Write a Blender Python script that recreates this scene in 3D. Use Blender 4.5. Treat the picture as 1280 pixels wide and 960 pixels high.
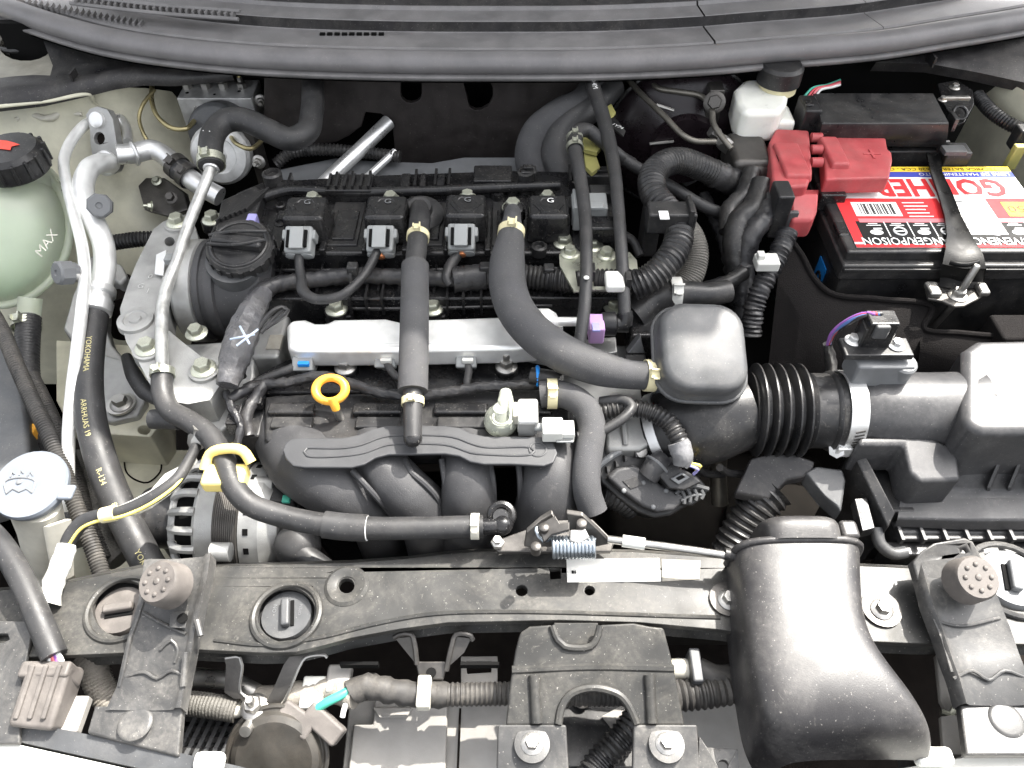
import bpy, bmesh, math, random
from mathutils import Vector, Matrix, geometry
random.seed(7)
R = math.radians
S = 0.001                      # everything below is written in millimetres
scene = bpy.context.scene
col = scene.collection
for o_ in list(bpy.data.objects):
    bpy.data.objects.remove(o_)

# ------------------------------------------------------------------ camera
CAM = Vector((0.0, -525.0, 604.0))
PITCH = R(49.0)
FPX = 960.0                    # focal length in pixels of the 1280 x 960 photograph
cd = bpy.data.cameras.new('camera')
cd.sensor_width = 36.0
cd.lens = FPX / 1280.0 * 36.0
cd.clip_start = 0.02
cd.clip_end = 200.0
cam = bpy.data.objects.new('camera', cd)
col.objects.link(cam)
cam.location = CAM * S
cam.rotation_euler = (R(90) - PITCH, 0, 0)
scene.camera = cam

# ------------------------------------------------------------------ light
SUN_ELEV, SUN_AZ = R(57), R(46)          # azimuth clockwise from +Y
world = bpy.data.worlds.new('World')
scene.world = world
world.use_nodes = True
wn = world.node_tree
sky = wn.nodes.new('ShaderNodeTexSky')
sky.sky_type = 'NISHITA'
sky.sun_disc = False
sky.sun_elevation = SUN_ELEV
sky.sun_rotation = SUN_AZ
sky.air_density = 1.0
sky.dust_density = 6.0
sky.ozone_density = 0.4
bg = wn.nodes['Background']
bg.inputs['Strength'].default_value = 0.15
hz_ = wn.nodes.new('ShaderNodeHueSaturation')          # thin white haze: a pale, nearly colourless sky all round
hz_.inputs['Saturation'].default_value = 0.20
wn.links.new(sky.outputs[0], hz_.inputs['Color'])
wn.links.new(hz_.outputs[0], bg.inputs['Color'])
sd = bpy.data.lights.new('sun', 'SUN')
sd.energy = 3.2
sd.angle = R(0.6)
sd.color = (1.0, 0.955, 0.88)
sun = bpy.data.objects.new('sun', sd)
col.objects.link(sun)
to_sun = Vector((math.sin(SUN_AZ) * math.cos(SUN_ELEV), math.cos(SUN_AZ) * math.cos(SUN_ELEV), math.sin(SUN_ELEV)))
sun.rotation_euler = to_sun.to_track_quat('Z', 'Y').to_euler()
sun.location = to_sun * 3
vs = scene.view_settings
vs.view_transform = 'Standard'
vs.look = 'None'
vs.exposure = 2.0
vs.gamma = 1.0
vs.use_curve_mapping = False

# ------------------------------------------------------------------ measuring: photo pixel + real height (mm) -> point
FWD = Vector((0, math.cos(PITCH), -math.sin(PITCH)))
UPV = Vector((0, math.sin(PITCH), math.cos(PITCH)))
RGT = Vector((1, 0, 0))
X, Y, Z = Vector((1, 0, 0)), Vector((0, 1, 0)), Vector((0, 0, 1))

def ray(u, v):
    return FWD * FPX + RGT * (u - 640) + UPV * (480 - v)

def P(u, v, z=0.0):
    d = ray(u, v)
    return CAM + d * ((z - CAM.z) / d.z)

def PY(u, v, y):
    d = ray(u, v)
    return CAM + d * ((y - CAM.y) / d.y)

def plane(pt, n):
    n = Vector(n).normalized()
    return lambda u, v: CAM + ray(u, v) * ((pt - CAM).dot(n) / ray(u, v).dot(n))

def mpp(p):
    return (p - CAM).dot(FWD) / FPX          # mm per photo pixel at a point

def PS(*pts):
    return [P(*p) for p in pts]

# ------------------------------------------------------------------ mesh building
def cr(pts, step=4.0):
    """Catmull-Rom through pts -> dense list of (point, parameter)."""
    p = [pts[0] * 2 - pts[1]] + list(pts) + [pts[-1] * 2 - pts[-2]]
    out = []
    for i in range(1, len(p) - 2):
        a, b, c, d = p[i - 1:i + 3]
        n = max(1, int((c - b).length / step))
        t01 = max((b - a).length, 1e-3) ** .5
        t12 = max((c - b).length, 1e-3) ** .5
        t23 = max((d - c).length, 1e-3) ** .5
        m1 = (c - b) + t12 * ((b - a) / t01 - (c - a) / (t01 + t12))
        m2 = (c - b) + t12 * ((d - c) / t23 - (d - b) / (t12 + t23))
        for k in range(n):
            t = k / n
            t2, t3 = t * t, t * t * t
            q = b * (2 * t3 - 3 * t2 + 1) + m1 * (t3 - 2 * t2 + t) + c * (-2 * t3 + 3 * t2) + m2 * (t3 - t2)
            out.append((q, i - 1 + t))
    out.append((pts[-1].copy(), float(len(pts) - 1)))
    return out

def frames(path, up=None):
    n = len(path)
    T = []
    for i in range(n):
        a, b = path[max(0, i - 1)], path[min(n - 1, i + 1)]
        d = (b - a)
        T.append(d.normalized() if d.length > 1e-6 else Vector((0, 0, 1)))
    N = (up or Z) - T[0] * T[0].dot(up or Z)
    if N.length < 1e-3:
        N = X - T[0] * T[0].dot(X)
    N.normalize()
    out = []
    for i in range(n):
        N = N - T[i] * N.dot(T[i])
        N.normalize()
        out.append((T[i], N.copy(), T[i].cross(N)))
    return out

def rrect(w, h, r, n=4):
    """rounded rectangle (2d), counter-clockwise."""
    r = min(r, w / 2 - .01, h / 2 - .01)
    out = []
    for cx, cy, a0 in ((w / 2 - r, h / 2 - r, 0), (-w / 2 + r, h / 2 - r, 90), (-w / 2 + r, -h / 2 + r, 180), (w / 2 - r, -h / 2 + r, 270)):
        for k in range(n + 1):
            a = R(a0 + 90 * k / n)
            out.append((cx + r * math.cos(a), cy + r * math.sin(a)))
    return out

def basis(ax, up=None):
    ax = Vector(ax).normalized()
    up = Vector(up) if up is not None else (Y if abs(ax.z) > .8 else Z)
    a = up.cross(ax)
    if a.length < 1e-4:
        a = X.cross(ax)
    a.normalize()
    return a, ax.cross(a), ax

class G:
    def __init__(s):
        s.v, s.f = [], []

    def add(s, vs, fs):
        n = len(s.v)
        s.v += [Vector(q) for q in vs]
        s.f += [[i + n for i in f] for f in fs]
        return s

    def box(s, c, sx, sy, sz, ax=None, up=None, taper=1.0, tapy=None):
        """box whose local z is ax; c = centre."""
        a, b, n = basis(ax or Z, up) if ax is not None else (X, Y, Z)
        tapy = taper if tapy is None else tapy
        vs = []
        for k, tx, ty in ((-.5, 1, 1), (.5, taper, tapy)):
            for i, j in ((-.5, -.5), (.5, -.5), (.5, .5), (-.5, .5)):
                vs.append(c + a * (i * sx * tx) + b * (j * sy * ty) + n * (k * sz))
        return s.add(vs, [(3, 2, 1, 0), (4, 5, 6, 7), (0, 1, 5, 4), (1, 2, 6, 5), (2, 3, 7, 6), (3, 0, 4, 7)])

    def boxp(s, u0, v0, u1, v1, z, h, taper=1.0):
        """axis-aligned box: top face covers those pixels at height z, h deep."""
        um, vm = (u0 + u1) / 2, (v0 + v1) / 2
        x0, x1 = P(u0, vm, z).x, P(u1, vm, z).x
        y0, y1 = P(um, v1, z).y, P(um, v0, z).y
        return s.box(Vector(((x0 + x1) / 2, (y0 + y1) / 2, z - h / 2)), x1 - x0, y1 - y0, h, None, None, taper)

    def prism(s, top, vec, holes=()):
        vec = Vector(vec)
        top = [Vector(q) for q in top]
        loops = [top] + [[Vector(q) for q in h] for h in holes]
        flat = [q for l in loops for q in l]
        n = len(flat)
        if holes:
            tri = geometry.tessellate_polygon(loops)
            fs = [list(t) for t in tri] + [[i + n for i in reversed(t)] for t in tri]
        else:
            fs = [list(range(n)), [i + n for i in reversed(range(n))]]
        k = 0
        for l in loops:
            m = len(l)
            for i in range(m):
                j = (i + 1) % m
                fs.append([k + i, k + n + i, k + n + j, k + j])
            k += m
        return s.add(flat + [q + vec for q in flat], fs)

    def lathe(s, c, ax, prof, n=24, up=None, closed=False, a0=0, a1=360, sq=1.0):
        a, b, x = basis(ax, up)
        full = abs(a1 - a0) >= 359.9
        m = n if full else n + 1
        vs, fs = [], []
        for r, h in prof:
            for k in range(m):
                t = R(a0 + (a1 - a0) * k / n)
                vs.append(c + a * (r * math.cos(t)) + b * (r * sq * math.sin(t)) + x * h)
        L = len(prof)
        rng = range(L if closed else L - 1)
        for i in rng:
            i2 = (i + 1) % L
            for k in range(n):
                k2 = (k + 1) % m
                fs.append([i * m + k, i * m + k2, i2 * m + k2, i2 * m + k])
        if not closed and full:
            if prof[0][0] > .01:
                fs.append(list(reversed(range(m))))
            if prof[-1][0] > .01:
                fs.append([(L - 1) * m + k for k in range(m)])
        return s.add(vs, fs)

    def cyl(s, c, ax, r, h, n=20):
        return s.lathe(c, ax, [(r, 0), (r, h)], n)

    def ring(s, c, ax, r, t, n=28, m=8, sq=1.0, up=None):
        prof = [(r + t * math.cos(R(360 * k / m)), t * math.sin(R(360 * k / m))) for k in range(m)]
        return s.lathe(c, ax, prof, n, up, closed=True, sq=sq)

    def loft(s, rows, closed=False, caps=False):
        m = len(rows[0])
        vs = [q for r in rows for q in r]
        fs = []
        for i in range(len(rows) - 1):
            for k in range(m if closed else m - 1):
                k2 = (k + 1) % m
                fs.append([i * m + k, i * m + k2, (i + 1) * m + k2, (i + 1) * m + k])
        if caps:
            fs.append(list(reversed(range(m))))
            fs.append([(len(rows) - 1) * m + k for k in range(m)])
        return s.add(vs, fs)

    def tube(s, pts, r, n=14, step=4.0, caps=True, cor=None, wob=0.0, sect=None, up=None, flat=1.0):
        """swept tube; r number or list per control point; cor = (pitch, depth) corrugation."""
        if cor:
            step = min(step, cor[0] / 4)
        d = cr(pts, step)
        path = [q for q, t in d]
        fr = frames(path, up)
        rows, acc = [], 0.0
        ph = random.random() * 9
        for i, (q, t) in enumerate(d):
            if i:
                acc += (q - path[i - 1]).length
            if isinstance(r, (list, tuple)):
                k = min(int(t), len(r) - 2)
                rr = r[k] + (r[k + 1] - r[k]) * (t - k)
            else:
                rr = r
            if cor:
                w = math.cos(2 * math.pi * acc / cor[0])
                rr -= cor[1] * (.5 - .5 * max(-1, min(1, w * 1.8)))
            T, N, B = fr[i]
            row = []
            for k in range(n):
                a = 2 * math.pi * k / n
                q2 = rr
                if wob:
                    q2 += wob * (math.sin(acc * .42 + 2 * a + ph) * .5 + math.sin(acc * .93 - a * 1 + ph * 2) * .35 + random.uniform(-.3, .3))
                if sect:
                    a2, b2 = sect[k % len(sect)]
                    row.append(q + N * (a2 * q2) + B * (b2 * q2))
                else:
                    row.append(q + N * (q2 * flat * math.cos(a)) + B * (q2 * math.sin(a)))
            rows.append(row)
        return s.loft(rows, True, caps)

    def sphere(s, c, rx, ry=None, rz=None, ax=Z, up=None, nu=20, nv=12):
        a, b, x = basis(ax, up)
        ry = rx if ry is None else ry
        rz = rx if rz is None else rz
        rows = []
        for i in range(1, nv):
            t = math.pi * i / nv
            rows.append([c + a * (rx * math.sin(t) * math.cos(2 * math.pi * k / nu)) + b * (ry * math.sin(t) * math.sin(2 * math.pi * k / nu)) + x * (rz * -math.cos(t)) for k in range(nu)])
        n = len(s.v)
        s.loft(rows, True, True)
        return s

ORG = {}

def org(o):
    return ORG.get(o.name, Vector((0, 0, 0))) if o else Vector((0, 0, 0))

def tag(o, label, cat, group=None, kind=None):
    if label:
        o['label'] = label
    if cat:
        o['category'] = cat
    if group:
        o['group'] = group
    if kind:
        o['kind'] = kind
    return o

def thing(name, label, cat, base, group=None):
    o = bpy.data.objects.new(name, None)
    o.empty_display_size = .01
    col.objects.link(o)
    o.location = base * S
    ORG[o.name] = base.copy()
    return tag(o, label, cat, group)

def ob(name, g, mat, par=None, bev=0.0, seg=2, ang=38, sub=0, sharp=40, label=None):
    me = bpy.data.meshes.new(name)
    if par is None:
        lo = [min(q[i] for q in g.v) for i in range(3)]
        hi = [max(q[i] for q in g.v) for i in range(3)]
        o0 = Vector(((lo[0] + hi[0]) / 2, (lo[1] + hi[1]) / 2, lo[2]))
    else:
        o0 = org(par)
    me.from_pydata([tuple((q - o0) * S) for q in g.v], [], g.f)
    bm = bmesh.new()
    bm.from_mesh(me)
    bmesh.ops.remove_doubles(bm, verts=bm.verts, dist=1e-6)
    bmesh.ops.recalc_face_normals(bm, faces=bm.faces)
    bm.to_mesh(me)
    bm.free()
    me.materials.append(mat)
    me.polygons.foreach_set('use_smooth', [True] * len(me.polygons))
    me.set_sharp_from_angle(angle=R(sharp))
    o = bpy.data.objects.new(name, me)
    col.objects.link(o)
    if par is None:
        o.location = o0 * S
    else:
        o.parent = par
    ORG[o.name] = o0
    if bev:
        m = o.modifiers.new('bevel', 'BEVEL')
        m.width = bev * S
        m.segments = seg
        m.limit_method = 'ANGLE'
        m.angle_limit = R(ang)
        m.harden_normals = True
        m.use_clamp_overlap = True
    if sub:
        m = o.modifiers.new('subdivision', 'SUBSURF')
        m.levels = sub
        m.render_levels = sub
    if label:
        o['label'] = label
    return o

SHARED = {}

def inst(key, maker, name, mat, par, p, ax=Z, size=1.0, roll=0.0, up=None):
    """part that shares its mesh with its look-alikes; maker gives unit geometry round the origin, local z up."""
    k = (key, mat.name)
    if k not in SHARED:
        g = maker()
        me = bpy.data.meshes.new(name)
        me.from_pydata([tuple(q) for q in g.v], [], g.f)
        bm = bmesh.new()
        bm.from_mesh(me)
        bmesh.ops.recalc_face_normals(bm, faces=bm.faces)
        bm.to_mesh(me)
        bm.free()
        me.materials.append(mat)
        me.polygons.foreach_set('use_smooth', [True] * len(me.polygons))
        me.set_sharp_from_angle(angle=R(35))
        SHARED[k] = me
    o = bpy.data.objects.new(name, SHARED[k])
    col.objects.link(o)
    o0 = org(par)
    o.parent = par
    a, b, n = basis(ax, up)
    m = Matrix((a, b, n)).transposed().to_4x4() @ Matrix.Rotation(roll, 4, 'Z')
    m = Matrix.Translation((p - o0) * S) @ m @ Matrix.Diagonal((size * S, size * S, size * S, 1))
    o.matrix_basis = m
    ORG[o.name] = o0
    return o

def hexprof(g, r, h0, h1, ch=.12):
    c = Vector((0, 0, 0))
    return g.lathe(c, Z, [(r, h0), (r, h1 - ch), (r * .86, h1)], 6)

def bolt_geo():                      # flange 1 unit radius
    g = G()
    g.lathe(Vector((0, 0, 0)), Z, [(1.0, 0), (1.0, .12), (.78, .26), (.6, .28)], 20)
    hexprof(g, .66, .2, .85)
    g.lathe(Vector((0, 0, 0)), Z, [(.42, .8), (.40, .86), (.0, .84)], 12)
    return g

def nut_geo():
    g = bolt_geo()
    g.lathe(Vector((0, 0, 0)), Z, [(.33, .5), (.33, 1.5), (.26, 1.62)], 12)
    return g

def bolt(par, p, d, mat=None, ax=Z, nut=False, roll=None, name='bolt'):
    return inst('nut' if nut else 'bolt', nut_geo if nut else bolt_geo, name, mat or M['zinc'], par, p, ax, d, random.random() * 2 if roll is None else roll)

def text(s, p, xd, yd, size, mat, par, name='lettering', lift=.25, sx=1.0, bold=0.0, wrap=None, align='CENTER'):
    """flat printed lettering: mesh of the glyphs lying in the plane xd, yd."""
    cu = bpy.data.curves.new('glyphs', 'FONT')
    cu.body = s
    cu.align_x = align
    cu.align_y = 'CENTER'
    cu.resolution_u = 2
    cu.offset = bold
    to = bpy.data.objects.new('glyphs', cu)
    me0 = to.to_mesh()
    vs = [v.co.copy() for v in me0.vertices]
    fs = [list(f.vertices) for f in me0.polygons]
    to.to_mesh_clear()
    bpy.data.objects.remove(to)
    bpy.data.curves.remove(cu)
    g = G()
    if wrap:
        out = [wrap(q.x * size * sx, q.y * size) for q in vs]
    else:
        xd, yd = Vector(xd).normalized(), Vector(yd).normalized()
        n = xd.cross(yd)
        out = [p + xd * (q.x * size * sx) + yd * (q.y * size) + n * lift for q in vs]
    g.add(out, fs)
    me = bpy.data.meshes.new(name)
    o0 = org(par)
    me.from_pydata([tuple((q - o0) * S) for q in g.v], [], g.f)
    me.materials.append(mat)
    o = bpy.data.objects.new(name, me)
    col.objects.link(o)
    o.parent = par
    ORG[o.name] = o0
    return o

def hose_text(s, pts, r, at, size, mat, par, side, sx=1.0, flip=1):
    d = [q for q, t in cr(pts, 1.0)]
    fr = frames(d)
    cum = [0.0]
    for i in range(1, len(d)):
        cum.append(cum[-1] + (d[i] - d[i - 1]).length)

    def wrap(x, y):
        t = min(max(at + x * flip, 0), cum[-1] - .01)
        i = 0
        lo, hi = 0, len(cum) - 1
        while hi - lo > 1:
            mid = (lo + hi) // 2
            if cum[mid] <= t:
                lo = mid
            else:
                hi = mid
        i = lo
        T = fr[i][0]
        c = d[i] + T * (t - cum[i])
        N = side - T * side.dot(T)
        N.normalize()
        B = N.cross(T) * flip
        a = y / r
        return c + (N * math.cos(a) + B * math.sin(a)) * (r + .3)
    return text(s, None, None, None, size, mat, par, wrap=wrap, sx=sx)

# ------------------------------------------------------------------ materials
M = {}

def mat(name, c, rough=.5, metal=0.0, var=.25, scale=45, bump=.06, bscale=900, dust=0.0, dcol=(.30, .28, .25), spec=.5, trans=0.0, ior=1.45, coat=0.0, rvar=.12, aniso=0.0, sss=0.0, speck=0.0):
    m = bpy.data.materials.new(name)
    m.use_nodes = True
    nt = m.node_tree
    L = nt.links.new
    b = nt.nodes['Principled BSDF']
    tc = nt.nodes.new('ShaderNodeTexCoord')
    def noise(sc, det=5, rg=.55, dist=0.0):
        n = nt.nodes.new('ShaderNodeTexNoise')
        n.inputs['Scale'].default_value = sc
        n.inputs['Detail'].default_value = det
        n.inputs['Roughness'].default_value = rg
        n.inputs['Distortion'].default_value = dist
        L(tc.outputs['Object'], n.inputs['Vector'])
        return n
    def ramp(src, a, bb, lo, hi):
        r = nt.nodes.new('ShaderNodeMapRange')
        r.inputs['From Min'].default_value = a
        r.inputs['From Max'].default_value = bb
        r.inputs['To Min'].default_value = lo
        r.inputs['To Max'].default_value = hi
        L(src, r.inputs['Value'])
        return r.outputs[0]
    def mixc(f, c1, c2):
        x = nt.nodes.new('ShaderNodeMix')
        x.data_type = 'RGBA'
        if isinstance(f, float):
            x.inputs[0].default_value = f
        else:
            L(f, x.inputs[0])
        for k, q in ((6, c1), (7, c2)):
            if isinstance(q, tuple):
                x.inputs[k].default_value = (*q, 1)
            else:
                L(q, x.inputs[k])
        return x.outputs[2]
    n1 = noise(scale)
    lo = tuple(q * (1 - var) for q in c)
    hi = tuple(min(1, q * (1 + var)) for q in c)
    cc = mixc(ramp(n1.outputs[0], .3, .7, 0, 1), lo, hi)
    rsrc = ramp(n1.outputs[0], .3, .7, max(.03, rough - rvar), min(1, rough + rvar))
    if dust:
        n2 = noise(scale * .55, 9, .68, .6)
        n3 = noise(scale * 9, 3, .7)
        f1 = ramp(n2.outputs[0], .42, .72, 0, dust)
        f2 = ramp(n3.outputs[0], .35, .75, .25, 1)
        mm = nt.nodes.new('ShaderNodeMath')
        mm.operation = 'MULTIPLY'
        L(f1, mm.inputs[0])
        L(f2, mm.inputs[1])
        cc = mixc(mm.outputs[0], cc, dcol)
        ma = nt.nodes.new('ShaderNodeMath')
        ma.operation = 'MULTIPLY_ADD'
        L(mm.outputs[0], ma.inputs[0])
        ma.inputs[1].default_value = .45
        L(rsrc, ma.inputs[2])
        ma.use_clamp = True
        rsrc = ma.outputs[0]
    if speck:
        n4 = noise(520, 2, .5)
        cc = mixc(ramp(n4.outputs[0], .69, .74, 0, speck), cc, (.42, .40, .37))
        n5 = noise(85, 6, .7, 1.5)
        cc = mixc(ramp(n5.outputs[0], .62, .68, 0, speck * .35), cc, (.30, .28, .25))
    L(cc, b.inputs['Base Color'])
    L(rsrc, b.inputs['Roughness'])
    b.inputs['Metallic'].default_value = metal
    b.inputs['Specular IOR Level'].default_value = spec
    b.inputs['IOR'].default_value = ior
    b.inputs['Transmission Weight'].default_value = trans
    b.inputs['Coat Weight'].default_value = coat
    if sss:
        b.inputs['Subsurface Weight'].default_value = sss
        b.inputs['Subsurface Radius'].default_value = (.01, .01, .008)
        b.inputs['Subsurface Scale'].default_value = .5
    if bump:
        nb = noise(bscale, 4, .6)
        bp = nt.nodes.new('ShaderNodeBump')
        bp.inputs['Strength'].default_value = bump * 4
        bp.inputs['Distance'].default_value = .0004
        L(nb.outputs[0], bp.inputs['Height'])
        L(bp.outputs[0], b.inputs['Normal'])
    M[name] = m
    return m

mat('black', (.016, .016, .017), .36, dust=.2, speck=.35)
mat('black_gloss', (.010, .010, .011), .24, dust=.12, speck=.4)
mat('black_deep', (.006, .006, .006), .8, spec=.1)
mat('insulator', (.030, .026, .025), .5, dust=.18, speck=.2, dcol=(.12, .10, .09))
mat('grey_plastic', (.060, .062, .065), .42, dust=.2, var=.2, speck=.25)
mat('mid_grey', (.15, .155, .16), .45, dust=.1, var=.12)
mat('cowl', (.18, .175, .175), .46, speck=.5, dust=.32, var=.2, scale=30, dcol=(.38, .35, .34))
mat('cowl_dark', (.022, .021, .022), .42, dust=.25, speck=.3)
mat('seal', (.16, .155, .157), .40, speck=.25, dust=.3, var=.15, scale=22, dcol=(.36, .33, .31))
mat('rubber', (.028, .028, .029), .46, dust=.3, speck=.3, dcol=(.15, .14, .13), bump=.1, bscale=1500)
mat('foam', (.055, .055, .058), .80, dust=.3, bump=.3, bscale=1400, var=.2, speck=.25, dcol=(.16, .155, .14))
mat('loom', (.015, .015, .016), .36, dust=.25, speck=.2)
mat('loom_dusty', (.040, .038, .036), .6, dust=.45, dcol=(.26, .235, .20))
mat('tape', (.020, .020, .022), .34, dust=.25, bump=.25, bscale=420)
mat('alu_cast', (.38, .38, .37), .50, .7, dust=.3, dcol=(.34, .32, .29), bump=.2, bscale=1100, var=.18)
mat('alu', (.76, .76, .75), .36, .75, dust=.12, var=.1)
mat('alu_bright', (.90, .90, .88), .42, .55, var=.06, scale=70, dust=.12, dcol=(.45, .43, .38), speck=.15)
mat('alu_block', (.56, .56, .55), .42, .45, dust=.15)
mat('galvanised', (.50, .50, .48), .4, .7, var=.25, scale=90, dust=.25, dcol=(.28, .26, .22))
mat('zinc', (.54, .55, .46), .34, .85, var=.2, dust=.12)
mat('steel', (.42, .41, .39), .36, .9, var=.2, dust=.2, dcol=(.22, .19, .15))
mat('steel_dark', (.09, .085, .08), .42, .7, var=.3, dust=.3)
mat('chrome', (.75, .75, .74), .2, 1.0, var=.1)
mat('body', (.58, .56, .44), .40, dust=.3, scale=16, dcol=(.26, .235, .18), coat=.2)
mat('body_clean', (.66, .65, .60), .3, var=.05, coat=.5)
mat('support', (.032, .032, .031), .40, spec=.28, dust=.45, speck=.5, scale=26, dcol=(.25, .232, .20), var=.25)
mat('bracket', (.044, .044, .044), .38, dust=.5, speck=.4, scale=30, dcol=(.32, .30, .27))
mat('duct', (.024, .023, .024), .40, dust=.22, speck=.45, scale=24, dcol=(.40, .38, .35))
mat('airbox', (.040, .040, .042), .42, dust=.2, speck=.3, scale=22, dcol=(.36, .35, .34), var=.12)
mat('shield', (.26, .25, .235), .6, dust=.4, scale=18, dcol=(.34, .31, .27))
mat('red', (.40, .062, .068), .50, dust=.4, dcol=(.36, .22, .19), var=.18, speck=.2)
mat('red_print', (.66, .035, .040), .62, var=.04, bump=0, spec=.2)
mat('yellow_print', (.85, .60, .05), .62, var=.04, bump=0, spec=.2)
mat('blue_print', (.05, .07, .38), .62, var=.04, bump=0, spec=.2)
mat('white_print', (.80, .80, .78), .62, var=.04, bump=0, spec=.2)
mat('black_print', (.012, .012, .012), .62, var=.04, bump=0, spec=.2)
mat('blue_tag', (.02, .25, .72), .4, var=.1)
mat('pink_print', (.70, .20, .22), .62, var=.04, bump=0, spec=.2)
mat('white', (.62, .62, .58), .42, var=.08, dust=.12)
mat('white_tank', (.78, .78, .72), .35, var=.06, sss=.5, dust=.08)
mat('grey_connector', (.24, .25, .25), .48, var=.12, dust=.15)
mat('green_tank', (.78, .83, .69), .32, var=.10, scale=9, trans=.6, sss=.2, dust=.2, dcol=(.55, .55, .45), bump=.02)
mat('cap_grey', (.16, .178, .205), .5, var=.06, dust=.08)
mat('tank_beige', (.55, .53, .46), .45, var=.12, dust=.3, sss=.2)
mat('orange', (.86, .42, .05), .4, var=.1, dust=.08)
mat('yellow', (.82, .66, .22), .42, var=.08)
mat('black_paint', (.006, .006, .006), .34, var=.1, spec=.12, speck=.15)
mat('horn_metal', (.05, .047, .042), .4, .3, dust=.35, dcol=(.16, .13, .10))
mat('hose_print', (.50, .45, .22), .6, var=.2, bump=0)
mat('yellow_clip', (.66, .60, .38), .4, var=.1)
mat('olive', (.36, .34, .12), .45, var=.15)
mat('purple', (.55, .34, .62), .42, var=.08)
mat('lilac', (.36, .34, .66), .42, var=.08)
mat('wire_red', (.5, .05, .07), .4)
mat('wire_blue', (.10, .18, .42), .4)
mat('wire_violet', (.30, .12, .42), .4)
mat('wire_white', (.7, .7, .68), .4)
mat('wire_green', (.06, .38, .28), .4)
mat('wire_yellow', (.72, .6, .16), .4)
mat('copper', (.55, .22, .10), .35, .8)
mat('bumper_rubber', (.10, .09, .083), .62, dust=.4, dcol=(.34, .31, .28))
mat('paper', (.78, .77, .72), .6, var=.06, dust=.12)
mat('paper_old', (.26, .245, .21), .6, var=.3, scale=120, dust=.4)
mat('braid', (.10, .095, .085), .55, .2, dust=.35, bump=.6, bscale=520)
mat('brake_line', (.16, .15, .13), .35, .6, dust=.3)
mat('steel_gold', (.38, .33, .18), .35, .8, var=.2)
mat('red_mark', (.80, .07, .04), .5, var=.1)
mat('grime', (.012, .010, .009), .9, dust=.3, dcol=(.03, .025, .02), spec=.05)
mat('manifold', (.036, .036, .038), .52, dust=.16, var=.2, bump=.15, speck=.2, dcol=(.12, .115, .11))

# ================================================================== the bay itself
def arc_rows(base, prof, nrm=None):
    """sweep a (back, up) profile along a plan curve."""
    d = [q for q, t in cr(base, 18.0)]
    n = len(d)
    rows = [[] for _ in prof]
    for i in range(n):
        a, b = d[max(0, i - 1)], d[min(n - 1, i + 1)]
        t = (b - a)
        t.z = 0
        t.normalize()
        bk = Vector((-t.y, t.x, 0))
        for k, (o, h) in enumerate(prof):
            rows[k].append(d[i] + bk * o + Z * h)
    return rows

floor = ob('bay_floor', G().box(Vector((0, 120, -432)), 1500, 1250, 20), M['grime'])
tag(floor, None, None, None, 'structure')

EDGE = PS((-150, -30, 130), (-60, 3, 130), (0, 25, 130), (62, 47, 130), (125, 65, 130), (200, 78, 130), (320, 90, 130), (480, 96, 130), (640, 97, 130),
          (750, 96, 130), (880, 90, 130), (960, 83, 130), (1097, 71, 130), (1185, 57, 130), (1280, 41, 130), (1350, 26, 130), (1440, 2, 130))
cowl = thing('cowl_panel', 'dusty grey plastic cowl panel with ridges along the windscreen base', 'cowl panel', Vector((0, 480, 130)))
rows = arc_rows(EDGE, [(33.5, -4), (33.5, 19), (36, 21), (79, 20), (81, 21)])
n = len(rows[0])
def split_at(rows, u):
    best = min(range(len(rows[0])), key=lambda i: abs((rows[-1][i] - CAM).x / (rows[-1][i] - CAM).dot(FWD) * FPX + 640 - u))
    return best
k1, k2 = split_at(rows, 886), split_at(rows, 1077)
def piece(rs, i0, i1, name, m, g0=0, g1=0, par=cowl):
    sub = [r[i0:i1 + 1] for r in rs]
    sub = [[q.copy() for q in r] for r in sub]
    for r in sub:
        if g0:
            r[0] += (r[1] - r[0]).normalized() * g0
        if g1:
            r[-1] += (r[-2] - r[-1]).normalized() * g1
    return ob(name, G().loft(sub), m, par, sharp=25)
for i0, i1, a, b in ((0, k1, 0, 1.2), (k1, k2, 1.2, .5), (k2, n - 1, .5, 0)):
    piece(rows, i0, i1, 'front_band', M['cowl'], a, b)
    piece(arc_rows(EDGE, [(82, 14), (82, 31), (84, 33), (113, 34), (116, 38), (118, 38)]), i0, i1, 'rear_band', M['cowl'], a, b)
piece(arc_rows(EDGE, [(30, 2), (60, 4), (120, 10), (121, 36), (150, 52), (260, 110), (420, 210)]), 0, n - 1, 'windscreen_edge', M['cowl_dark'])
piece(arc_rows(EDGE, [(80.5, 19), (81.5, 33)]), 0, n - 1, 'step_face', M['cowl_dark'])  # shade of the groove put into the step's darker colour
# vent grille on the left: two rows of slots between ribs
gr1 = arc_rows(EDGE, [(84, 34), (116, 40)])
def vent_row(u0, u1, v0, v1, du, z, dz):
    u = u0
    while u <= u1:
        f = (u - u0) / (u1 - u0)
        v = v0 + (v1 - v0) * f
        p = P(u, v, z + dz * f)
        inst('vent_rib', lambda: G().box(Vector((0, 0, 0)), 3.0, 14, 7), 'vent_rib', M['cowl'], cowl, p, Z, 1.0, R(8) * (1 - f))
        u += du
vent_row(97, 296, 2, 19, 8.1, 172, -1)
vent_row(36, 178, 3, 31, 7.4, 152, 0)
for a, b, z in (((88, -6), (300, 14), 174), ((88, 4), (298, 24), 169)):
    ob('vent_rail', G().tube([P(a[0], a[1], z + 2), P((a[0] + b[0]) / 2, (a[1] + b[1]) / 2 + 2, z + 1), P(b[0], b[1], z)], 2.6, 8), M['cowl'], cowl)
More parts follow.
